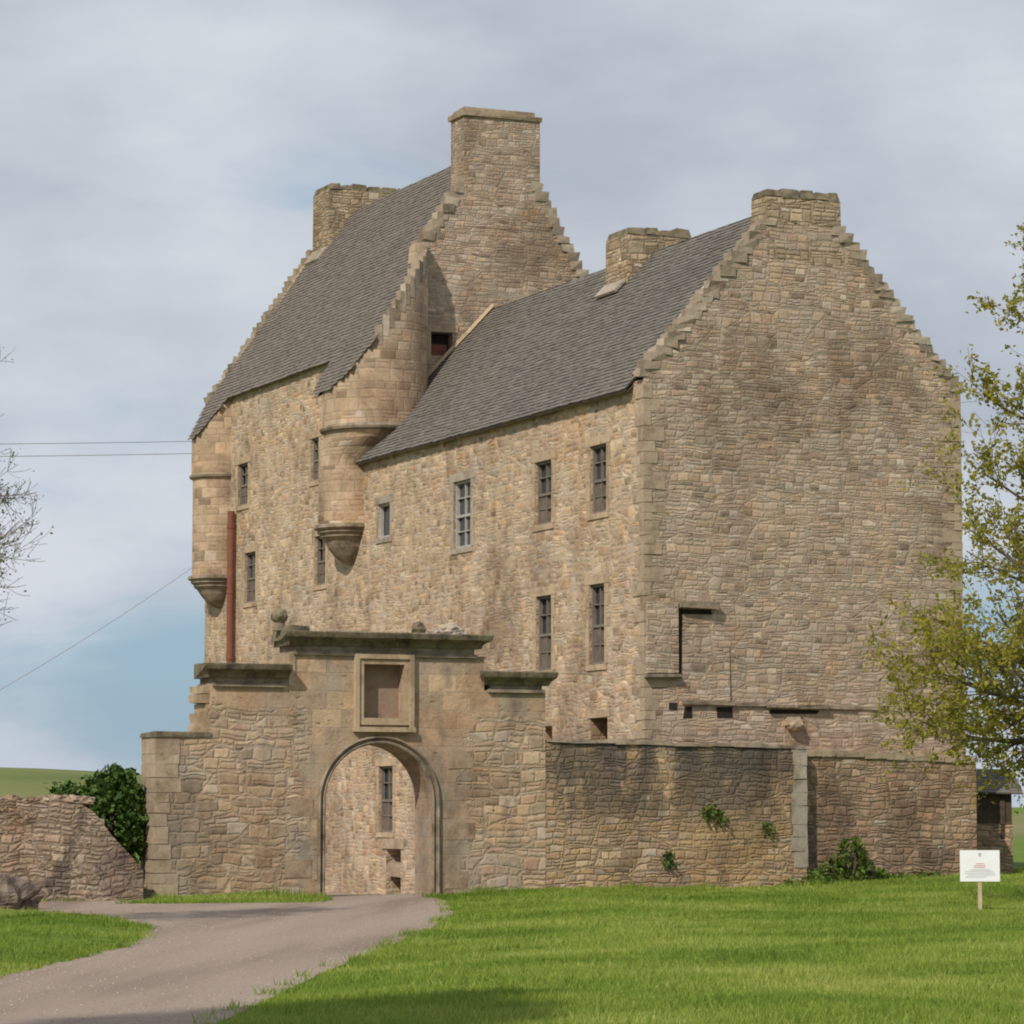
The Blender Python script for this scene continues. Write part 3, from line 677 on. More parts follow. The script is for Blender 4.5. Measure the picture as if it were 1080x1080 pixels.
for (x, ya, yb, zf, s) in ((3.2, 7.35, 8.5, zw(3.2), 1.05), (3.2, 27.65, 28.9, zroof(3.2), TS)):
    mb = MB(); mb.obox((x - 0.28, ya, zf - 0.28 * s + 0.055), (0.278, 0, 0.278 * s), (0, yb - ya, 0), (-0.04, 0, 0.05)); obj('lime_fillet', mb, M['greydress'], castle)

# corner turrets
def near_turret():
    t = MB(); cx, cy, r = T1
    t.rev(cx, cy, [(r, 8.98), (r, 10.55)], 44)
    ob = obj('turret', t, M['turret'], castle)
    b = MB(); n = 44                                                     # flare out to the squared upper room
    def ring(f, z): return [Vector((cx + (UC[0]-cx)*f + (r + (UC[2]-0.04-r)*f) * math.cos(2*math.pi*i/n), cy + (UC[1]-cy)*f + (r + (UC[2]-0.04-r)*f) * math.sin(2*math.pi*i/n), z)) for i in range(n)]
    zs = [(0, 10.55), (0.1, 10.7), (0.45, 11.0), (0.85, 11.25), (1, 11.50)]
    RR = [ring(*q) for q in zs]
    for a in range(len(RR) - 1):
        for i in range(n):
            u0, u1 = 2*math.pi*i/n, 2*math.pi*(i+1)/n; q = [RR[a][i], RR[a][(i+1) % n], RR[a+1][(i+1) % n], RR[a+1][i]]
            b.poly(q, [(u0 * 1.15, q[0].z), (u1 * 1.15, q[1].z), (u1 * 1.15, q[2].z), (u0 * 1.15, q[3].z)])
    cx, cy, r = UC
    def prof(a):
        zr = zroof(cx + r * math.cos(a)); zi = zroof(cx + (r - 0.27) * math.cos(a)) - 0.01
        up = 0.16 * min(1, max(0, (cx + r * math.cos(a)) / 0.5)) if math.sin(a) < 0.3 else -0.10
        if math.sin(a) >= 0.3: zm = min(zr, zi) - 0.08; return [(r, 11.50), (r, zm), (r - 0.27, zm), (r - 0.27, zi)] if zi > zm else [(r, 11.50), (r, zm), (r - .1, zm), (r - .27, zm)]
        return [(r, 11.50), (r, zr + up), (r - 0.27, max(zi, zr + up - 0.02)), (r - 0.27, zi)]
    b.rev(cx, cy, prof, 72, cap=True)
    cs = MB(); a = math.radians(248)
    while a < math.radians(352):                                     # small stones stepping up the drum's rim
        da = random.uniform(0.10, 0.15); zz = zroof(cx + r * math.cos(a + da)) ; q = [(rr, aa) for rr, aa in ((r + .012, a), (r + .012, a + da - .008), (r - .25, a + da - .008), (r - .25, a))]
        lo = [Vector((cx + rr * math.cos(aa), cy + rr * math.sin(aa), zz - 0.42)) for rr, aa in q]; hi = [p + Vector((random.uniform(-.015, .015), random.uniform(-.015, .015), 0.54 + random.uniform(-.03, .04))) for p in lo]
        cs.poly(hi)
        for i in range(4): cs.poly([lo[i], lo[(i + 1) % 4], hi[(i + 1) % 4], hi[i]])
        a += da
    dr = obj('turret_drum', b, M['turret'], castle); obj('rim_stones', cs, M['crow'], dr)
    s = MB(); s.rev(cx, cy, [(r - 0.05, 11.44), (r + 0.07, 11.47), (r + 0.09, 11.53), (r + 0.03, 11.60), (r - 0.02, 11.61)], 44); obj('string_course', s, M['string'], dr)
    corbel(ob, T1[0], T1[1], T1[2], 8.98, 7.98)
def corbel(ob, cx, cy, r, zt, zb):
    c = MB(); h = zt - zb
    c.rev(cx, cy, [(r - 0.02, zt + 0.06), (r + 0.10, zt + 0.04), (r + 0.12, zt - 0.05), (r + 0.02, zt - 0.10), (r + 0.03, zt - 0.16), (r - 0.06, zt - 0.22), (r - 0.05, zt - 0.27),
                   (r * 0.80, zt - 0.36), (r * 0.70, zt - h * 0.55), (r * 0.52, zt - h * 0.75), (r * 0.30, zt - h * 0.92), (0.04, zb)][::-1], 44)
    obj('corbel', c, M['string'], ob)
near_turret()
t = MB(); cx, cy, r = T2
t.rev(cx, cy, [(r, 8.35), (r, 11.3)], 44)
def prof(a): return [(r + 0.04, 11.3), (r + 0.04, max(11.6, zroof(cx + (r + .04) * math.cos(a)) - 0.03))]
t.rev(cx, cy, prof, 44)
ob = obj('turret', t, M['turret'], castle)
# wall corner beyond the turret
s = MB(); s.rev(cx, cy, [(r, 11.24), (r + 0.09, 11.27), (r + 0.11, 11.33), (r + 0.03, 11.40)], 44); obj('string_course', s, M['string'], ob)
corbel(ob, cx, cy, r, 8.35, 7.45)

# windows
def window(y0, y1, z0, z1, kind):
    x = REV
    if kind in ('hole', 'door'):
        b = MB(); b.poly([(0.59, y1, z0), (0.59, y0, z0), (0.59, y0, z1), (0.59, y1, z1)]); ob = obj('window' if kind == 'hole' else 'doorway', b, M['void_and_shade'], castle)
        if kind == 'door':
            s = MB(); s.box(-0.03, 0.30, y0 - 0.25, y1 + 0.25, z1 + 0.01, z1 + 0.26, 0.02); obj('lintel', s, M['quoin'], ob)
            s = MB(); s.box(0.05, 0.5, y0 + 0.02, y1 - 0.02, -0.10, 0.26, 0.05); obj('door_rubble', s, M['quoin'], ob)
        else:
            s = MB(); s.box(-0.02, 0.2, y0 - 0.12, y1 + 0.12, z1 + 0.006, z1 + 0.17, 0.012); obj('lintel', s, M['dress'], ob)
        return
    fm = M['paleframe'] if kind in ('pale', 'small') else M['frame']
    f = MB(); w = 0.055
    xi, xo = x - 0.07, x + 0.02
    f.box(xi, xo, y0 + .003, y0 + w, z0 + .003, z1 - .003); f.box(xi, xo, y1 - w, y1 - .003, z0 + .003, z1 - .003)
    f.box(xi + .004, xo, y0 + w, y1 - w, z1 - w, z1 - .003); f.box(xi + .004, xo, y0 + w, y1 - w, z0 + .003, z0 + w)
    zm = z0 + (z1 - z0) * 0.48
    ym = (y0 + y1) / 2
    if kind != 'small':
        f.box(xi + .006, xo, y0 + w, y1 - w, zm - 0.03, zm + 0.03)
        f.box(xi + .02, xo - .01, ym - 0.014, ym + 0.014, z0 + w, zm - 0.03); f.box(xi + .02, xo - .01, ym - 0.014, ym + 0.014, zm + 0.03, z1 - w)
        for q in (0.25, 0.75):
            zq = z0 + (z1 - z0) * q; f.box(xi + .02, xo - .012, y0 + w, ym - .014, zq - 0.012, zq + 0.012); f.box(xi + .02, xo - .012, ym + .014, y1 - w, zq - 0.012, zq + 0.012)
    ob = obj('window', f, fm, castle)
    ta, tb = random.uniform(0, .035), random.uniform(0, .02); g = MB(); g.poly([(x + .004 + ta, y1 - w, z0 + w), (x + .004, y0 + w, z0 + w), (x + .004 + tb, y0 + w, z1 - w), (x + .004 + ta + tb, y1 - w, z1 - w)]); obj('pane', g, M['glass'], ob)
    if kind in ('sash', 'slot'):                                         # boarding behind the lower sash
        g = MB(); g.box(x + .006, x + .02, y0 + w, y1 - w, z0 + w, zm - 0.05); obj('board', g, M['board'], ob)
        g = MB(); g.poly([(x - .03, y1 - w, z0 + w), (x - .03, ym + .03, z0 + w), (x - .03, ym + .03, zm), (x - .03, y1 - w, zm)]); obj('shutter', g, M['board'], ob)
    # surround stones, slightly proud
    s = MB(); pw = 0.10; pr = -0.012; mat = M['greydress'] if kind in ('pale', 'small') else M['dress']
    z = z0
    i = 0
    while z < z1 - 0.05:
        hh = min(random.uniform(0.28, 0.46), z1 - z)
        for (ya, yb) in ((y0 - pw * random.uniform(.9, 2.4), y0 - .004), (y1 + .004, y1 + pw * random.uniform(.9, 2.4))):
            s.box(pr, 0.1, ya, yb, z + .004, z + hh - .004, 0.003)
        z += hh
    s.box(pr - .004, 0.1, y0 - 0.22, y1 + 0.22, z1 + 0.004, z1 + 0.2, 0.004)
    s.box(pr - .02, 0.1, y0 - 0.12, y1 + 0.12, z0 - 0.13, z0 - 0.004, 0.004)
    obj('surround', s, mat, ob)
for w in WIN: window(*w)
# small shuttered opening high in the tower gable
f = MB(); f.poly([(2.13, 17.3, 13.65), (2.76, 17.3, 13.65), (2.76, 17.3, 14.28), (2.13, 17.3, 14.28)]); ob = obj('window', f, M['void_and_shade'], castle)
g = MB(); g.box(2.2, 2.68, 17.22, 17.29, 13.66, 13.98); obj('shutter', g, M['pipe'], ob)
s = MB(); s.box(2.0, 2.9, 16.97, 17.1, 14.285, 14.47, 0.01); obj('lintel', s, M['dress'], ob)
s = MB(); s.box(2.0, 2.125, 16.975, 17.1, 13.4, 14.28, 0.006); obj('jamb', s, M['dress'], ob)

# blocked window patch on the facade between the wing windows
s = MB()
for (ya, yb, za, zb) in ((13.05, 13.25, 7.7, 9.0), (12.2, 12.4, 7.7, 9.1), (12.2, 13.25, 7.52, 7.70)):
    s.box(-0.008, 0.1, ya, yb, za, zb, 0.012)
obj('blocked_window', s, M['dress'], castle)
# red pipe beside the far turret
p = MB(); p.tube([(-0.16, 26.55, 2.0), (-0.16, 26.55, 10.2)], 0.105, 14)
for zz in (3.9, 5.9, 7.8, 9.7): p.tube([(-0.16, 26.55, zz), (-0.16, 26.55, zz + 0.12)], 0.125, 14)
o = obj('drainpipe', p, M['pipe'], castle); o['label'] = 'rust red drainpipe running up beside the corner turret'

# gable relics: raggles, ledges and holes of a lost lean-to, with painted shadow strips
mb = MB()
mb.box(0.03, 0.76, -0.10, 0.05, 4.50, 6.02, 0.01)
mb2 = MB()
obj('wall_patch', mb, M['gable'], castle)
for q in ((0.80, 1.70, -0.17, 5.90, 6.03), (-0.03, 0.82, -0.15, 4.42, 4.50)):
    s = MB(); s.box(q[0], q[1], q[2], 0.05, q[3], q[4], 0.02); obj('ledge', s, M['string'], castle)
s = MB()
for xa, xb, yy, za in ((0.9, 1.5, -.09, 3.86), (1.5, 2.1, -.11, 3.85), (2.1, 2.9, -.06, 3.83), (2.9, 3.6, -.15, 3.80), (3.6, 4.4, -.13, 3.80), (4.4, 5.1, -.06, 3.80), (5.1, 5.9, -.04, 3.79)):
    s.box(xa, xb + .01, yy, 0.05, za, za + .07, 0.018)
obj('ledge', s, M['string'], castle)
s = MB(); s.box(1.66, 2.0, -0.05, 0.05, 3.94, 5.15, 0.02); obj('jamb', s, M['gable'], castle)
s = MB(); s.box(3.35, 3.72, -0.22, 0.05, 3.42, 3.62, 0.02, taper=0.05); s.ball((3.54, -0.12, 3.42), 0.17, 2, 0.2, (1, .9, .7)); o = obj('corbel_stone', s, M['quoin'], castle)
s = MB()
for (xa, xb, za, zb) in ((0.55, 0.75, 3.72, 3.88), (0.92, 1.15, 3.55, 3.80), (1.72, 2.1, 3.56, 3.80), (3.0, 4.2, 3.68, 3.775), (0.78, 0.90, 4.4, 5.88), (0.9, 1.6, 5.78, 5.89)):  # slit beside the patch and strip under the ledge are painted shadows
    q = [(xa, -0.004, za), (xb, -0.004, za), (xb, -0.004, zb), (xa, -0.004, zb)]
    q = [(a + random.uniform(-.03, .03), b, c + random.uniform(-.015, .015)) for a, b, c in q]
    s = MB(); s.poly(q); obj('hole_and_shadow_patch', s, M['void_and_shade'], castle)
# plinth along the right half of the gable
mb = MB()
pl = [(2.9, ZB), (7.40, ZB), (7.42, 2.72), (5.6, 2.76), (4.2, 2.84), (2.9, 2.87)]
mb.tess([pl], fY(-1.22)); mb.strip(pl, fY(-1.22), lambda a, b: (a + max(0, a - 6.9) * 1.1, 0.0, b + 0.10), flip=False)
obj('plinth', mb, M['plinth'], castle)
s = MB(); x = 2.95
while x < 7.3:
    w = min(random.uniform(0.35, 0.8), 7.44 - x); zt = 2.86 - max(0, (x - 3.6)) * 0.035
    s.box(x + .006, x + w - .006, -1.24 - random.uniform(0, .03), -0.9, zt - 0.12, zt + random.uniform(-.01, .03), 0.012); x += w
obj('plinth_coping', s, M['quoin'], castle)

# ------------------------------------------------------------------ gateway
gate = empty('gateway', (-6.6, -1.05, ZP), 'stone arched gateway with dark moulded cornices and a square framed panel above the arch', 'gateway')
GY0, GY1 = -1.5, -0.62
AX, AR, AZ = -6.63, 1.13, 1.79
arc = [(AX + AR * math.cos(a), AZ + AR * math.sin(a)) for a in np.linspace(math.pi, 0, 29)]
out = [(-11.24, -0.6), (AX - AR, -0.6)] + arc + [(AX + AR, -0.6), (-3.0, -0.6), (-3.0, 4.02), (-4.36, 4.02), (-4.36, 4.70), (-8.54, 4.70), (-8.54, 4.05), (-10.12, 4.05),
       (-10.14, 3.8), (-10.18, 3.45), (-10.14, 3.1), (-10.6, 3.06), (-11.24, 3.05)]
PH = rect(-6.98, -6.12, 3.44, 4.50)
mb = MB(); mb.tess([out, PH[::-1]], fY(GY0)); mb.tess([out], fY(GY1), flip=True); mb.strip(out, fY(GY0), fY(GY1), flip=True)
mb.strip(PH, fY(GY0), fY(GY0 + 0.26), flip=False)
obj('wall', mb, M['gate'], gate)
b = MB(); b.poly([(-6.98, GY0 + .255, 3.44), (-6.12, GY0 + .255, 3.44), (-6.12, GY0 + .255, 4.50), (-6.98, GY0 + .255, 4.50)]); obj('panel', b, plain('red_brown_panel_stone', [(0.20, 0.14, 0.10), (0.30, 0.215, 0.155), (0.26, 0.19, 0.145)], 3, bump=0.6), gate)
f = MB()
for (xa, xb, za, zb, py) in ((-7.14, -6.985, 3.30, 4.66, .07), (-6.115, -5.96, 3.30, 4.66, .07), (-6.985, -6.115, 4.505, 4.66, .068), (-6.985, -6.115, 3.30, 3.435, .068)):
    f.box(xa, xb, GY0 - py, GY0 + .1, za, zb)
for (xa, xb, za, zb, py) in ((-7.18, -7.09, 3.255, 4.70, .11), (-6.01, -5.92, 3.255, 4.70, .11), (-7.09, -6.01, 4.61, 4.70, .108), (-7.2, -5.9, 3.16, 3.255, .14)):
    f.box(xa, xb, GY0 - py, GY0 + .05, za, zb)
obj('panel_frame', f, M['dress'], gate)
# arch moulding: roll and hollow swept round the opening
am = MB()
prof = [(0.0, 0.0), (0.01, 0.035), (0.04, 0.05), (0.065, 0.03), (0.072, 0.008), (0.10, 0.008), (0.11, 0.055), (0.135, 0.085), (0.165, 0.06), (0.172, 0.0)]
cen = [(AX - 0, -0.3, None)]
path = [(-1, 0.0, -0.35), (-1, 0.0, 0.6), (-1, 0.0, AZ)] 
rows = []
def row(ax, az, px, pz): return [Vector((px + ax * r, GY0 - h, pz + az * r)) for r, h in prof]
rows += [row(-1, 0, AX - AR, -0.35), row(-1, 0, AX - AR, 0.7), row(-1, 0, AX - AR, AZ)]
for a in np.linspace(math.pi, 0, 41)[1:-1]: rows.append(row(math.cos(a), math.sin(a), AX + AR * math.cos(a), AZ + AR * math.sin(a)))
rows += [row(1, 0, AX + AR, AZ), row(1, 0, AX + AR, 0.7), row(1, 0, AX + AR, -0.35)]
for i in range(len(rows) - 1):
    for j in range(len(prof) - 1): am.poly([rows[i][j], rows[i][j+1], rows[i+1][j+1], rows[i+1][j]])
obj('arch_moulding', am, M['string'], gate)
# cornices
def cornice(x0, x1, z, top, lip=0.26, ret=0.22, l=True, r=True):
    d = MB(); e0 = x0 - (0.10 if l else 0); e1 = x1 + (0.10 if r else 0)
    d.box(x0 + .004, x1 - .004, GY0 - 0.02, GY1 + 0.02, z + .003, top - 0.26, 0.0)
    d.box(e0 + .06, e1 - .06, GY0 - 0.07, GY1 + 0.04, z - 0.035, z + 0.03, 0.004)
    ob = obj('frieze', d, M['string'], gate)  # dark stone colour carries the shade below the overhanging cornice
    c = MB(); x = e0
    while x < e1 - 0.05:
        w = min(random.uniform(0.55, 0.95), e1 - x)
        if e1 - x - w < 0.2: w = e1 - x
        j = random.uniform(0, 0.02)
        P = [(-0.06, -0.27), (-0.10, -0.20), (-0.14, -0.17), (-lip + .02, -0.11), (-lip, -0.05), (-lip - 0.01, -0.01), (-lip + 0.03, 0.0 + j)]
        ex0 = 0.0; a, bb = x + .004, x + w - .004
        if x == e0 and l: a -= 0.0
        pts0 = [Vector((a - (-(p[0]) * 0.6 if (x == e0 and l) else 0), GY0 + p[0], top + p[1])) for p in P] + [Vector((a, GY1 + 0.1, top + 0.02 + j))]
        pts1 = [Vector((bb + (-(p[0]) * 0.6 if (x + w >= e1 - 1e-6 and r) else 0), GY0 + p[0], top + p[1])) for p in P] + [Vector((bb, GY1 + 0.1, top + 0.02 + j))]
        for i in range(len(pts0) - 1): c.poly([pts0[i], pts0[i+1], pts1[i+1], pts1[i]][::-1])
        lo0, lo1 = Vector((a, GY1 + 0.1, top - 0.27)), Vector((bb, GY1 + 0.1, top - 0.27))
        c.poly([pts0[0], lo0, lo1, pts1[0]][::-1]); c.poly(pts0 + [lo0]); c.poly((pts1 + [lo1])[::-1]); c.poly([lo0, pts0[-1], pts1[-1], lo1])
        x += w
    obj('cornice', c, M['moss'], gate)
cornice(-8.42, -4.58, 4.70, 5.12, 0.32)
cornice(-10.08, -8.56, 4.05, 4.46, 0.30, r=False)
cornice(-4.24, -3.08, 4.02, 4.40, 0.26)
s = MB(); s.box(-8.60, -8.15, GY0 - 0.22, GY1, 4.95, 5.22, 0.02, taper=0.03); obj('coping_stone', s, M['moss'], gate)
s = MB(); s.ball((-5.72, -1.3, 5.2), 0.16, 2, 0.4, (.9, .8, 1.1), 3)
obj('coping_stone', s, M['moss'], gate)
s = MB(); s.box(-8.55, -8.42, GY0 - 0.03, GY0 + .05, 4.05, 4.68, 0.006); obj('lit_end_strip', s, M['dress'], gate)  # pale strip paints the sunlit end face of the central block
for c_, r_, sd_ in (((-4.95, -1.15, 5.2), .21, 5), ((-5.28, -1.1, 5.16), .12, 8), ((-4.72, -1.2, 5.16), .11, 9)):
    s = MB(); s.ball(c_, r_, 3, 0.6, (1.2, .8, .75), sd_); obj('coping_stone', s, M['greydress'], gate)
s = MB(); s.ball((-8.58, -1.05, 5.44), 0.165, 4, 0.15, (1.05, 1.05, 0.88)); s.tube([(-8.58, -1.05, 5.15), (-8.58, -1.05, 5.30), (-8.58, -1.05, 5.42)], [0.16, 0.10, 0.12], 12); obj('ball_finial', s, M['moss'], gate)
# dressed end stones and toothing
s = MB(); z = -0.1
while z < 2.95:
    h = min(random.uniform(0.18, 0.36), 3.03 - z); s.box(-11.26, -11.26 + random.uniform(0.24, 0.52), GY0 - 0.016, GY1 + .01, z + .006, z + h - .006, 0.008); z += h
obj('quoins', s, M['quoin'], gate)
s = MB(); z = 3.1
while z < 4.0:
    h = random.uniform(0.14, 0.24); s.box(-10.13 - random.uniform(0.06, 0.24), -9.95, GY0 + 0.08, GY1 - .05, z, z + h - .012, 0.02); z += h
obj('toothing_stones', s, M['dress'], gate)
s = MB()
for i, (xa, xb, za) in enumerate(((-5.2, -4.72, 0.05), (-5.16, -4.55, 1.02), (-5.14, -4.6, 2.45), (-8.6, -8.05, 0.3), (-8.5, -8.02, 1.5))):
    s = MB(); s.box(xa, xb, GY0 - 0.008, GY0 + .05, za, za + 0.34, 0.01); obj('dressed_stone', s, M['redstone'], gate)
s = MB(); s.box(-11.28, -10.16, GY0 - .03, GY1 + .03, 3.03, 3.12, 0.02); obj('coping', s, M['moss'], gate)

# ------------------------------------------------------------------ courtyard wall right of the gate
yard = empty('courtyard_wall', (0.0, -1.05, 0.0), 'long ochre rubble wall with black weather stains along its top, between the gateway and the gable base', 'wall')
mb = MB()
n = 24; top = [(-2.996 + 6.04 * i / n, 2.98 - 0.10 * i / n + 0.03 * mnoise.noise(Vector((i * 0.9, 0, 4)))) for i in range(n + 1)]
ol = [(-2.996, -0.6), (3.04, -0.6)] + top[::-1]
mb.tess([ol], fY(GY0)); mb.tess([ol], fY(GY1), flip=True); mb.strip(ol, fY(GY0), fY(GY1), flip=True)
obj('wall', mb, M['yard'], yard)
s = MB(); x = -2.98
while x < 3.0:
    w = min(random.uniform(0.35, 0.75), 3.06 - x); zt = 2.99 - (x + 3) / 6 * 0.10
    s.box(x + .006, x + w - .006, GY0 - 0.035 - random.uniform(0, .02), GY1 + .05, zt - 0.005, zt + random.uniform(0.05, 0.10), 0.014, taper=0.03); x += w
obj('coping', s, M['string'], yard)
s = MB(); z = 0.4
while z < 2.85:
    h = min(random.uniform(0.26, 0.40), 2.9 - z); s.box(2.78 - random.uniform(0, .12), 3.06, GY0 - 0.012, GY0 + .5, z + .006, z + h - .006, 0.012); z += h
obj('quoins', s, M['greydress'], yard)

# ------------------------------------------------------------------ left boundary wall
bw = empty('boundary_wall', (-14.2, -1.7, ZP), 'low broken rubble wall with a slanting end running off the left side of the drive', 'wall')
tp = [(-11.62, 0.5), (-11.9, 0.80), (-12.25, 1.18), (-12.6, 1.56), (-12.85, 1.72), (-13.3, 1.80), (-13.8, 1.74), (-14.3, 1.82), (-15.0, 1.86), (-15.8, 1.80), (-17, 1.9), (-19, 1.85), (-24, 1.9), (-30, 1.9)]
fine = []
for (a, b) in zip(tp[:-1], tp[1:]):
    m = max(1, int(abs(b[0] - a[0]) / 0.22))
    for i in range(m):
        t = i / m; fine.append((a[0] + (b[0]-a[0]) * t, a[1] + (b[1]-a[1]) * t + random.uniform(-.035, .035)))
fine.append(tp[-1])
ol = [(-30, -0.6), (-11.62, -0.6)] + fine
mb = MB(); mb.tess([ol], fY(-1.95)); mb.tess([ol], fY(-1.35), flip=True); mb.strip(ol, fY(-1.95), fY(-1.35), flip=True)
s = mb
for i in range(60):                                                   # face stones standing out of the broken core
    x = random.uniform(-17.5, -12.2); zt = np.interp(x, [q[0] for q in tp][::-1], [q[1] for q in tp][::-1]); z = random.uniform(0.0, zt - .12)
    s.ball((x, -1.95 + 0.02, z), random.uniform(0.08, 0.15), 3, 0.6, (1.4, .25, .75), i)
for i in range(26):
    x = -12.7 - i * 0.21; s.ball((x, -1.65 + random.uniform(-.1, .1), 1.78 + random.uniform(-.03, .06)), random.uniform(.12, .2), 2, 0.5, (1.2, 1.3, .6), i + 100)
obj('wall', s, M['boundary'], bw)
spots = [(-16.0, -8.0, 0.48, 'largest mossy boulder lying nearest the camera beside the left verge'), (-15.35, -6.2, 0.34, 'rounded grey boulder at the foot of the left wall nearest the drive'),
         (-16.9, -6.6, 0.66, 'broad brown boulder leaning on the heap at the left picture edge'), (-16.2, -5.0, 0.58, 'tall brown boulder at the back of the heap against the wall'),
         (-15.7, -7.4, 0.26, 'small dark boulder at the tip of the heap on the grass')]
bm_ = plain('boulder_stone', [(0.09, 0.072, 0.06), (0.19, 0.145, 0.115), (0.29, 0.23, 0.185)], 5, bump=0.9, bd=0.05, dirt=0.7)
for i, (x, y, r, lab) in enumerate(spots):
    z = float(gh(np.array([x]), np.array([y]))[0]); s = MB(); s.ball((x, y, z + r * 0.45), r, 6, 0.7, (1.25, 1.0, .8), i + 40)
    tag(obj('boulder', s, bm_, origin=(x, y, z)), lab, 'boulder', 'boulders heaped below the left wall')

# ------------------------------------------------------------------ outhouse on the right
ot = cv(10.85, 72.0); ohz = 0.05
outh = empty('outhouse', (ot.x, ot.y, ohz), 'small stone shed with slate roof and dark boarded front right of the castle', 'shed')
def ol_(x, y, z): return Vector((ot.x + C24 * x + S24 * y, ot.y - S24 * x + C24 * y, ohz + z))
mb = MB()
mb.obox(ol_(-1.0, 0, -0.3), ol_(0.5, 0, -.3) - ol_(-1.0, 0, -.3), ol_(-1, 3, -.3) - ol_(-1, 0, -.3), Vector((0, 0, 1.55)))
mb.obox(ol_(-1.0, 0.02, 1.25), ol_(0.1-.4, 0.02, 1.25) - ol_(-1.0, 0.02, 1.25), ol_(-1, 3, 1.25) - ol_(-1, 0, 1.25), Vector((0, 0, 0.7)))
obj('wall', mb, M['plinth'], outh)
mb = MB()
for i in range(6):
    x = -0.30 + i * 0.132; mb.obox(ol_(x, 0.04, 1.25), ol_(x + .1295, .04, 1.25) - ol_(x, .04, 1.25), ol_(x, .10, 1.25) - ol_(x, .04, 1.25), Vector((0, 0, 0.78 + random.uniform(-.02, 0))))
mb.obox(ol_(0.22, 0.0, 0.9), ol_(0.33, 0, 0.9) - ol_(0.22, 0, .9), ol_(0.22, .1, .9) - ol_(.22, 0, .9), Vector((0, 0, 0.9)))
obj('boarding', mb, M['timber'], outh)
mb = MB()
def rp(x, t, up): return ol_(x, -0.15 + 1.7 * t, 1.92 + 0.55 * t + up - 0.02 * x)
for r_ in range(10):
    x = -1.15
    while x < 0.70:
        w = min(random.uniform(.18, .28), 0.74 - x); t0, t1 = r_ / 10, r_ / 10 + .13
        mb.poly([rp(x + .004, t0, .05), rp(x + w - .004, t0, .05), rp(x + w - .004, t1, .02), rp(x + .004, t1, .02)]); mb.poly([rp(x + .004, t0, .02), rp(x + w - .004, t0, .02), rp(x + w - .004, t0, .05), rp(x + .004, t0, .05)]); x += w
mb.poly([rp(-1.15, 0, .0), rp(-1.15, 1, .0), rp(0.74, 1, .0), rp(0.74, 0, .0)]); 
mb.poly([rp(-1.15, 0, .01), rp(0.74, 0, .01), rp(0.74, 1, .01), rp(-1.15, 1, .01)])
mb.poly([rp(0.74, 1, .01), rp(-1.15, 1, .01), ol_(-1.15, 3.2, 1.9), ol_(0.74, 3.2, 1.9)])
obj('roof', mb, M['slate'], outh)

# ------------------------------------------------------------------ sign
sp_ = cv(7.53, 51.2); sz = float(gh(np.array([sp_.x]), np.array([sp_.y]))[0])
sign = empty('notice_sign', (sp_.x, sp_.y, sz), 'small white notice board on a pale wooden stake in the lawn at right', 'sign')
def sg(x, y, z): return Vector((sp_.x + C24 * x + S24 * y, sp_.y - S24 * x + C24 * y, sz + z))
def sbox(mb, x0, x1, y0, y1, z0, z1): mb.obox(sg(x0, y0, z0), sg(x1, y0, z0) - sg(x0, y0, z0), sg(x0, y1, z0) - sg(x0, y0, z0), Vector((0, 0, z1 - z0)))
mb = MB(); sbox(mb, -.03, .03, 0.0, .045, -0.15, 0.95); obj('post', mb, plain('pale_stake_wood', [(0.42, 0.33, 0.21), (0.55, 0.44, 0.30)], 9, bump=.2), sign)
mb = MB(); sbox(mb, -.32, .32, -.014, -.001, 0.47, 0.97); bd_ = obj('board', mb, plain('white_board_paint', [(0.76, 0.77, 0.79), (0.82, 0.83, 0.84)], 5, bump=.05), sign)
mb = MB()
for zz, x0, x1 in ((.72, -.09, .09), (.69, -.10, .08), (.75, -.06, .07)): sbox(mb, x0, x1, -.018, -.0145, zz, zz + .014)
o = obj('print', mb, plain('faded_red_print', [(0.62, 0.32, 0.30), (0.70, 0.42, 0.40)], 5, bump=0), bd_)
mb = MB()
for zz, x0, x1 in ((.63, -.24, .22), (.60, -.25, .24), (.57, -.20, .25), (.54, -.24, .12), (.655, -.15, .16)): sbox(mb, x0, x1, -.018, -.0145, zz, zz + .008)
M['print'] = plain('grey_print', [(0.42, 0.44, 0.46), (0.5, 0.52, 0.54)], 5, bump=0); obj('print', mb, M['print'], bd_)
mb = MB(); sbox(mb, -.02, .02, -.018, -.0145, .87, .93); obj('emblem', mb, M['print'], bd_)

# ------------------------------------------------------------------ overhead cables
def cable(pts, lab, r=0.016):
    mb = MB(); mb.tube(pts, r, 5); o = obj('overhead_cable', mb, M['cablegrey'], origin=pts[0]); tag(o, lab, 'cable', 'overhead cables left of the castle')
def cpt(px, py, z): 
    vf = Vector((S24, C24, 0)) * math.cos(R(5.31)) + Vector((0, 0, 1)) * math.sin(R(5.31)); vu = Vector((0, 0, 1)) * math.cos(R(5.31)) - Vector((S24, C24, 0)) * math.sin(R(5.31))
    return CAM + (vf + Vector((C24, -S24, 0)) * ((px - 540) / 3334) - vu * ((py - 540) / 3334)) * z
def sagline(a, b, s, n=24): return [a.lerp(b, i / n) - Vector((0, 0, s * 4 * (i / n) * (1 - i / n))) for i in range(n + 1)]
cable(sagline(cpt(-420, 466, 104), cpt(1320, 395, 124), 0.95), 'upper of the two level overhead cables crossing the sky left of the tower', 0.014)
cable(sagline(cpt(-420, 482, 104), cpt(700, 462, 118), 0.25), 'lower of the two level overhead cables crossing the sky left of the tower', 0.014)
cable(sagline(cpt(-260, 862, 70), cpt(212, 592, 93), 0.35), 'single overhead cable slanting steeply up to the tower corner turret', 0.008)

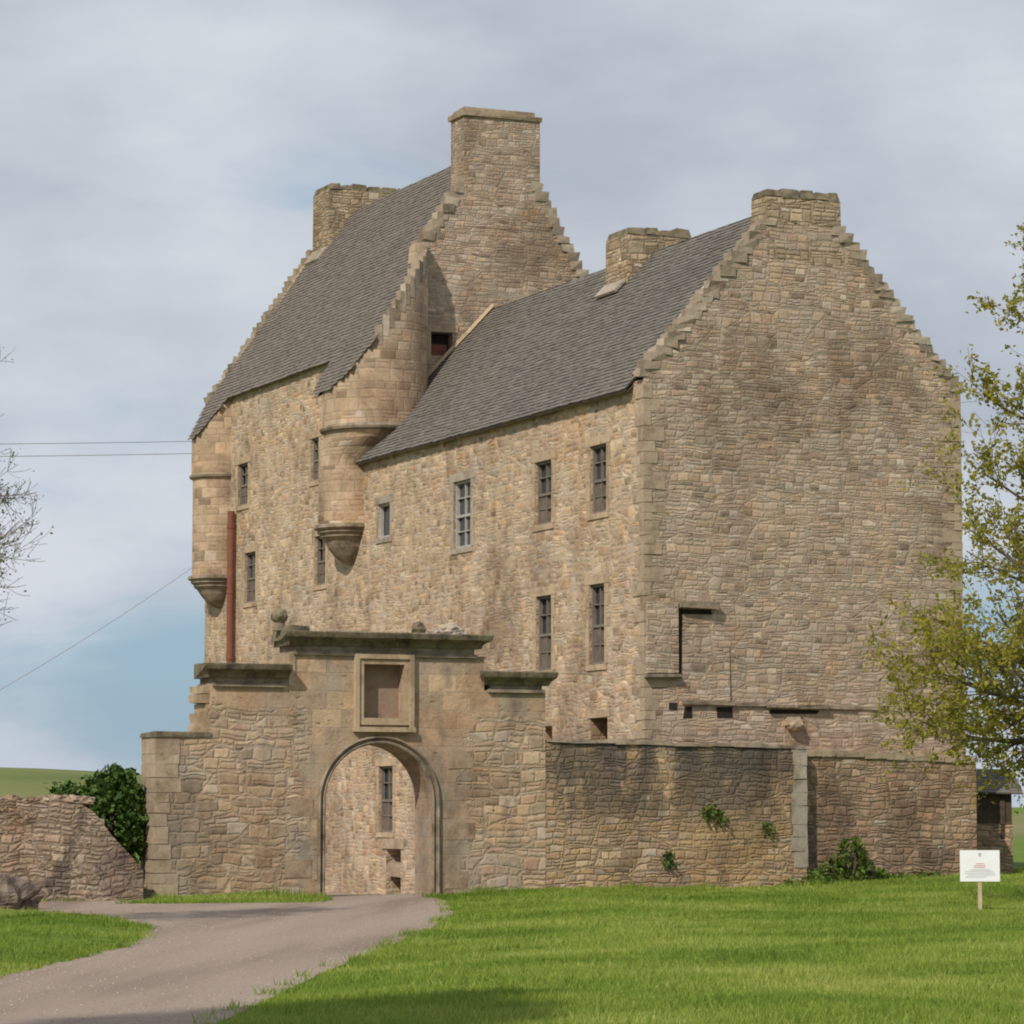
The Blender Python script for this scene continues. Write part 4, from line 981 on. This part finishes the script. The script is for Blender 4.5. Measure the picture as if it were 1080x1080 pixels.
# ------------------------------------------------------------------ trees
def rvec(): 
    v = Vector((random.gauss(0, 1), random.gauss(0, 1), random.gauss(0, 1))); return v.normalized()
class Tree:
    def __init__(s): s.b = MB(); s.tips = []
    def limb(s, p, d, length, r, level, curl, kids, wob=0.12, maxl=3):
        n = max(4, int(length / 0.35)); pts = [p.copy()]; rad = [r]; q = p.copy(); d = d.normalized()
        for i in range(n):
            d = (d + rvec() * wob + Vector((0, 0, curl)) * (i / n)).normalized(); q = q + d * (length / n); pts.append(q.copy()); rad.append(max(0.004, r * (1 - 0.85 * (i + 1) / n)))
        s.b.tube(pts, rad, 8 if level == 0 else (5 if level == 1 else 3))
        if level >= maxl - 1: s.tips += [(a.copy(), (pts[-1] - pts[0]).normalized(), level) for a in pts[1:]]
        if level < maxl:
            for j in range(kids[level]):
                t = random.uniform(0.25, 1.0); i = min(n - 1, int(t * n)); base = pts[i]
                ax = (pts[i+1] - pts[i]).normalized(); side = ax.cross(rvec()).normalized()
                nd = (ax * random.uniform(0.5, 1.0) + side * random.uniform(0.5, 1.0) + Vector((0, 0, 0.12))).normalized()
                s.limb(base, nd, length * random.uniform(0.3, 0.5), rad[i] * 0.6, level + 1, curl, kids, wob * 1.2, maxl)
def leaves(pts, n, size, spread, flat=0.0):
    P = np.array([pts[i] for i in rng.integers(0, len(pts), n)], float) + rng.normal(0, spread, (n, 3))
    a = rng.normal(0, 1, (n, 3)); a /= np.linalg.norm(a, axis=1)[:, None]
    b = rng.normal(0, 1, (n, 3)); b -= a * (a * b).sum(1)[:, None]; b /= np.linalg.norm(b, axis=1)[:, None]
    s = size * rng.uniform(0.6, 1.35, n)[:, None]
    return np.stack([P - a * s * .5, P + b * s * .32, P + a * s * .6, P - b * s * .32], 1)
M['bark'] = plain('bark', [(0.075, 0.06, 0.045), (0.14, 0.115, 0.085)], 6, bump=0.6)
M['twig'] = plain('pale_twig_bark', [(0.22, 0.20, 0.17), (0.33, 0.30, 0.26)], 6, bump=0.3)
M['leaf'] = leafmat('spring_leaf', [(0.17, 0.18, 0.022), (0.30, 0.29, 0.035), (0.40, 0.36, 0.055), (0.34, 0.22, 0.05)], 0.5)
M['ivy'] = leafmat('ivy_leaf', [(0.025, 0.05, 0.010), (0.055, 0.105, 0.018), (0.10, 0.175, 0.032)], 0.2, 1.5)
M['weed'] = leafmat('weed_leaf', [(0.05, 0.09, 0.015), (0.10, 0.16, 0.025), (0.17, 0.21, 0.05)], 0.3, 2)
M['bud'] = leafmat('bud_leaf', [(0.14, 0.13, 0.08), (0.22, 0.20, 0.11), (0.19, 0.21, 0.08)], 0.3)

# right tree
rt = cv(10.85, 54.0); rz = float(gh(np.array([rt.x]), np.array([rt.y]))[0])
t = Tree(); base = Vector((rt.x, rt.y, rz - 0.1)); top = base + Vector((0.1, 0.2, 13.2))
tr = [base.lerp(top, i / 14) + Vector((0.18 * math.sin(i * .9), 0.15 * math.cos(i * 0.7), 0)) for i in range(15)]
t.b.tube(tr, [0.26 * (1 - 0.9 * i / 14) + 0.01 for i in range(15)], 10)
left = Vector((-C24, S24, 0)); fwd = Vector((S24, C24, 0))
for i in range(40):
    f = i / 39; h = 3.2 + 9.4 * f; p = tr[0].lerp(tr[-1], (h) / 13.2)
    ang = i * 2.399 + random.uniform(-.3, .3)
    d = left * math.cos(ang) + fwd * math.sin(ang)
    L = (3.8 - 2.5 * f ** 0.9) * random.uniform(0.85, 1.1)
    t.limb(p, d + Vector((0, 0, 0.10 + 0.65 * f)), L, 0.075 * (1 - .6 * f), 1, 0.16, [0, 9, 5, 0], 0.13, 3)
for (h, ang, L, up) in ((3.3, -0.15, 4.0, -0.04), (3.2, 0.15, 3.8, -0.03), (3.6, -0.45, 3.9, 0.02), (4.0, 0.05, 3.8, 0.10), (3.0, 0.4, 3.7, -0.05), (5.0, -0.1, 3.5, 0.3), (6.2, 0.25, 3.1, 0.35), (7.6, 0.0, 3.0, 0.4), (9.0, 0.1, 2.6, 0.5), (10.0, -0.2, 2.3, 0.5)):
    p = tr[0].lerp(tr[-1], h / 13.2); t.limb(p, left * math.cos(ang) + fwd * math.sin(ang) + Vector((0, 0, up)), L, 0.07, 1, 0.10, [0, 13, 6, 0], 0.11, 3)
tree = empty('broadleaf_tree', base, 'young spring tree with sparse yellow green leaves reaching in from the right edge', 'tree')
obj('trunk', t.b, M['bark'], tree)
tp_ = [p for p, d, l in t.tips if l == 3 or random.random() < 0.5]
keep = [p for p in tp_ if mnoise.noise(p * 0.9) > -0.42]
tri_obj('crown', leaves(keep, 56000, 0.085, 0.06), M['leaf'], tree, 4)

# left bare tree
lt = cv(-8.55, 46.0); lz = float(gh(np.array([lt.x]), np.array([lt.y]))[0])
t = Tree(); base = Vector((lt.x, lt.y, lz - 0.1)); top = base + Vector((-0.3, 0.1, 9.6))
tr = [base.lerp(top, i / 12) + Vector((0.12 * math.sin(i), 0.1 * math.cos(i * 0.8), 0)) for i in range(13)]
t.b.tube(tr, [0.18 * (1 - 0.9 * i / 12) + 0.008 for i in range(13)], 9)
for i in range(46):
    f = i / 45; h = 3.8 + 5.2 * f; ang = i * 2.399; d = left * math.cos(ang) + fwd * math.sin(ang)
    L = (2.0 - 0.8 * f) * random.uniform(.85, 1.15); t.limb(tr[0].lerp(tr[-1], h / 9.6), d + Vector((0, 0, .35 + .4 * f)), L, 0.04, 1, 0.12, [0, 11, 9, 0], 0.18, 3)
tree = empty('bare_tree', base, 'nearly bare tree with grey twigs and a few buds at the left edge', 'tree')
obj('trunk', t.b, M['twig'], tree)
tri_obj('crown', leaves([p for p, d, l in t.tips if l == 3], 7000, 0.05, 0.05), M['bud'], tree, 4)

# tree beside the camera that throws the shadow in the foreground
ct = Vector((-33.5, -45.15, -0.05)); t = Tree(); tr = [ct + Vector((0.1 * math.sin(i), 0.1 * math.cos(i), i * 1.35)) for i in range(12)]
t.b.tube(tr, [0.32 * (1 - .85 * i / 11) for i in range(12)], 10)
for i in range(30):
    f = i / 29; h = 10.6 + 4.2 * f; ang = i * 2.399
    t.limb(ct + Vector((0, 0, h)), Vector((math.cos(ang), math.sin(ang), .35)), 2.3 - 0.8 * f, 0.07, 1, .08, [0, 7, 4, 0], .15, 3)
tree = empty('broadleaf_tree', ct, 'leafy tree just outside the left edge whose shadow darkens the foreground grass', 'tree')
obj('trunk', t.b, M['bark'], tree)
tri_obj('crown', leaves([p for p, d, l in t.tips], 26000, 0.16, 0.2), M['weed'], tree, 4)

# ivy behind the boundary wall
def clump(name, blobs, n, size, mat, label, cat, origin, stems=True, group=None):
    root = empty(name, origin, label, cat, group)
    pts = []
    for (c, r) in blobs:
        for i in range(max(20, int(400 * r[0] * r[2]))):
            d = rvec(); k_ = random.uniform(0.75, 1.05) * (1 + 0.25 * mnoise.noise(d * 2 + Vector(c))); pts.append((c[0] + d.x * r[0] * k_, c[1] + d.y * r[1] * k_, c[2] + d.z * r[2] * k_))
    tri_obj('foliage', leaves(pts, n, size, size * 0.6), mat, root, 4)
    if stems:
        s = MB()
        for (c, r) in blobs:
            for i in range(5): s.tube([(origin[0] + random.uniform(-.02, .02), origin[1], origin[2]), (c[0] + random.uniform(-.3, .3) * r[0], c[1] + random.uniform(-.2, .2), c[2]), (c[0] + random.uniform(-.8, .8) * r[0], c[1], c[2] + r[2] * .7)], [.025, .018, .008], 5)
        obj('stems', s, M['bark'], root)
clump('ivy_bush', [((-11.95, -0.75, 1.3), (0.75, 0.5, 1.0)), ((-12.7, -0.7, 1.5), (0.6, .5, .6)), ((-11.75, -0.6, 2.0), (0.35, .4, .45))], 7000, 0.12, M['ivy'],
      'dark glossy ivy bush filling the gap between the slanting left wall and the gateway', 'bush', (-12.2, -0.7, -0.1))
clump('weed_bush', [((4.1, -1.5, 0.5), (0.36, .26, 0.50)), ((3.6, -1.5, 0.22), (0.35, .2, 0.22)), ((4.55, -1.5, .2), (.4, .22, .2))], 1500, 0.10, M['weed'], 'bushy green weed growing against the plinth right of the pale quoin', 'plant', (4.1, -1.5, 0.0))
clump('weed_bush', [((5.6, -1.45, .12), (1.1, .22, .12)), ((3.0, -1.72, .08), (.8, .18, .09))], 1400, 0.09, M['weed'], 'low dark weeds spreading along the foot of the plinth', 'plant', (5.2, -1.45, 0), stems=False)
clump('wall_plant', [((0.72, -1.58, 1.55), (.12, .05, .14)), ((.95, -1.58, 1.42), (.14, .06, .12))], 110, .09, M['weed'], 'pale yellow green plant growing from a crack high in the courtyard wall', 'plant', (0.8, -1.55, 1.35), stems=False)
clump('wall_plant', [((2.08, -1.57, 1.22), (.09, .05, .13))], 80, .08, M['weed'], 'small green plant rooted in the courtyard wall nearest the pale quoin', 'plant', (2.08, -1.55, 1.1), stems=False)
clump('wall_plant', [((-.22, -1.57, .55), (.1, .06, .17))], 100, .08, M['ivy'], 'dark green plant low on the ochre foot of the courtyard wall', 'plant', (-.22, -1.55, .35), stems=False)

# ------------------------------------------------------------------ grass
def grass(name, npts, zlo, zhi, hmin, hmax, width, power):
    z = zlo + (zhi - zlo) * rng.random(npts) ** power
    x = (rng.random(npts) - 0.5) * 2 * (z * 0.195 + 3.2)
    X = CAM.x + C24 * x + S24 * z; Y = CAM.y - S24 * x + C24 * z
    wob = 0.12 * np.sin(X * 2.1 + Y * 1.3) + 0.16 * np.sin(X * 0.9 - Y * 0.7 + 1) + 0.09 * np.sin(X * 6.1 + Y * 4.7) + rng.normal(0, 0.13, npts)
    on = (inside(PATH, X + wob * .6, Y + wob * .6) & ~inside(TRI, X + wob * .6, Y + wob * .6))
    bad = on | ((Y > -1.55) & (X < 3.1)) | ((Y > -1.27) & (X < 7.5)) | ((Y > -.1) & (X < 8)) | ((Y > -2.0) & (X < -11.4))
    X, Y = X[~bad], Y[~bad]; Z = gh(X, Y); n = len(X)
    edge = (Y > -2.3) & (X > -11.5) & (X < 3) | (Y > -2.0) & (X > 3)
    h = rng.uniform(hmin, hmax, n) * (0.75 + 0.45 * np.sin(X * .8 + 2 * np.sin(Y * .35)) ** 2); h = np.where(edge, h * (1.3 + 3.2 * np.clip(np.sin(X * 2.7 + 1.3 * np.sin(X * 1.1)), 0, 1) * rng.random(n)), h)
    zz = np.hypot(X - CAM.x, Y - CAM.y); w = width * (0.6 + zz / 45) * rng.uniform(.7, 1.3, n)
    a = rng.random(n) * 2 * np.pi; lean = rng.uniform(0.1, 0.8, n) * h
    bx, by = np.cos(a) * w * .5, np.sin(a) * w * .5; la = rng.random(n) * 2 * np.pi
    V = np.stack([np.stack([X - bx, Y - by, Z - .005], 1), np.stack([X + bx, Y + by, Z - .005], 1), np.stack([X + np.cos(la) * lean, Y + np.sin(la) * lean, Z + h], 1)], 1)
    o = tri_obj(name, V, M['grass'], None, 3); o['kind'] = 'stuff'; return o
k = NT('grass_blade'); g = k.n('ShaderNodeNewGeometry'); p = g.outputs['Position']
rot = k.n('ShaderNodeVectorRotate', rotation_type='Z_AXIS'); k.l(p, rot.inputs['Vector']); rot.inputs['Angle'].default_value = R(-20)
st = k.noise(k.vm('MULTIPLY', rot.outputs[0], (0.22, 0.6, 0)), 1.0, 5, 0.55, 0.4)[0]
big = k.noise(k.vm('MULTIPLY', p, (1, 1, 0)), 0.23, 4, 0.55, 0.8)[0]
f = k.math('ADD', k.math('MULTIPLY', g.outputs['Random Per Island'], 0.30), k.math('ADD', k.math('MULTIPLY', st, 0.42), k.math('MULTIPLY', k.step(big, 0.25, 0.75), 0.30)))
c = k.ramp(f, [(0.28, (0.10, 0.17, 0.019)), (0.44, (0.18, 0.275, 0.034)), (0.60, (0.30, 0.365, 0.066)), (0.85, (0.50, 0.50, 0.155))])
k.l(c, k.b.inputs['Base Color']); k.b.inputs['Roughness'].default_value = 0.6
tl_ = k.n('ShaderNodeBsdfTranslucent'); k.l(c, tl_.inputs[0]); mxs = k.n('ShaderNodeMixShader'); mxs.inputs[0].default_value = 0.35
k.l(k.b.outputs[0], mxs.inputs[1]); k.l(tl_.outputs[0], mxs.inputs[2]); k.l(mxs.outputs[0], k.out.inputs[0]); M['grass'] = k.m
grass('lawn_grass', 1150000, 21.5, 75, 0.022, 0.055, 0.009, 1.25)
def tufts(name, nc, per, zlo, zhi, hmin, hmax):
    cz = zlo + (zhi - zlo) * rng.random(nc); cx_ = (rng.random(nc) - 0.5) * 2 * (cz * 0.185 + 1.5)
    z = np.repeat(cz, per) + rng.normal(0, 0.07, nc * per); x = np.repeat(cx_, per) + rng.normal(0, 0.07, nc * per)
    X = CAM.x + C24 * x + S24 * z; Y = CAM.y - S24 * x + C24 * z; n = len(X)
    d = dist(PATH, X, Y, True)
    bad = (inside(PATH, X, Y) & ~inside(TRI, X, Y) & (d > 0.22)) | ((Y > -1.55) & (X < 3.1)) | ((Y > -1.27) & (X < 7.5)) | ((Y > -.1) & (X < 8)) | ((Y > -2.0) & (X < -11.4))
    X, Y = X[~bad], Y[~bad]; Z = gh(X, Y); n = len(X); h = rng.uniform(hmin, hmax, n); a = rng.random(n) * 2 * np.pi; la = rng.random(n) * 2 * np.pi
    w = 0.008 * (0.6 + np.hypot(X - CAM.x, Y - CAM.y) / 45); bx, by = np.cos(a) * w * .6, np.sin(a) * w * .6; le = rng.uniform(.2, .9, n) * h
    V = np.stack([np.stack([X - bx, Y - by, Z], 1), np.stack([X + bx, Y + by, Z], 1), np.stack([X + np.cos(la) * le, Y + np.sin(la) * le, Z + h], 1)], 1)
    o = tri_obj(name, V, M['grass'], None, 3); o['kind'] = 'stuff'
tufts('grass_tufts', 2600, 26, 21.5, 68, 0.05, 0.12)
# loose stones on the drive
n = 26000; z = 21.5 + 38 * rng.random(n) ** 1.3; x = (rng.random(n) - 0.5) * 2 * (z * 0.185 + 1)
X = CAM.x + C24 * x + S24 * z; Y = CAM.y - S24 * x + C24 * z
ok = inside(PATH, X, Y) & ~inside(TRI, X, Y); d = np.minimum(dist(PATH, X, Y, True), dist(TRI, X, Y, True)); ok &= (rng.random(n) < 0.25 + np.exp(-d / 0.5)) & (Y < -1.7)
X, Y = X[ok], Y[ok]; n = len(X); r = rng.uniform(0.006, 0.02, n) ; a0 = rng.random(n) * 6.28; T = []
for q in range(4):
    f = lambda j: np.stack([X + np.cos(a0 + j * 1.5708) * r, Y + np.sin(a0 + j * 1.5708) * r * .8, np.full(n, ZP + 0.002)], 1)
    T.append(np.stack([f(q), f(q + 1), np.stack([X + r * .2, Y, ZP + 0.004 + r * .7], 1)], 1))
M['pebble'] = plain('pebble_stone', [(0.15, 0.12, 0.10), (0.31, 0.25, 0.20), (0.46, 0.40, 0.34)], 9, bump=0, island=0.7)
o = tri_obj('loose_gravel', np.concatenate(T), M['pebble']); o['kind'] = 'stuff'
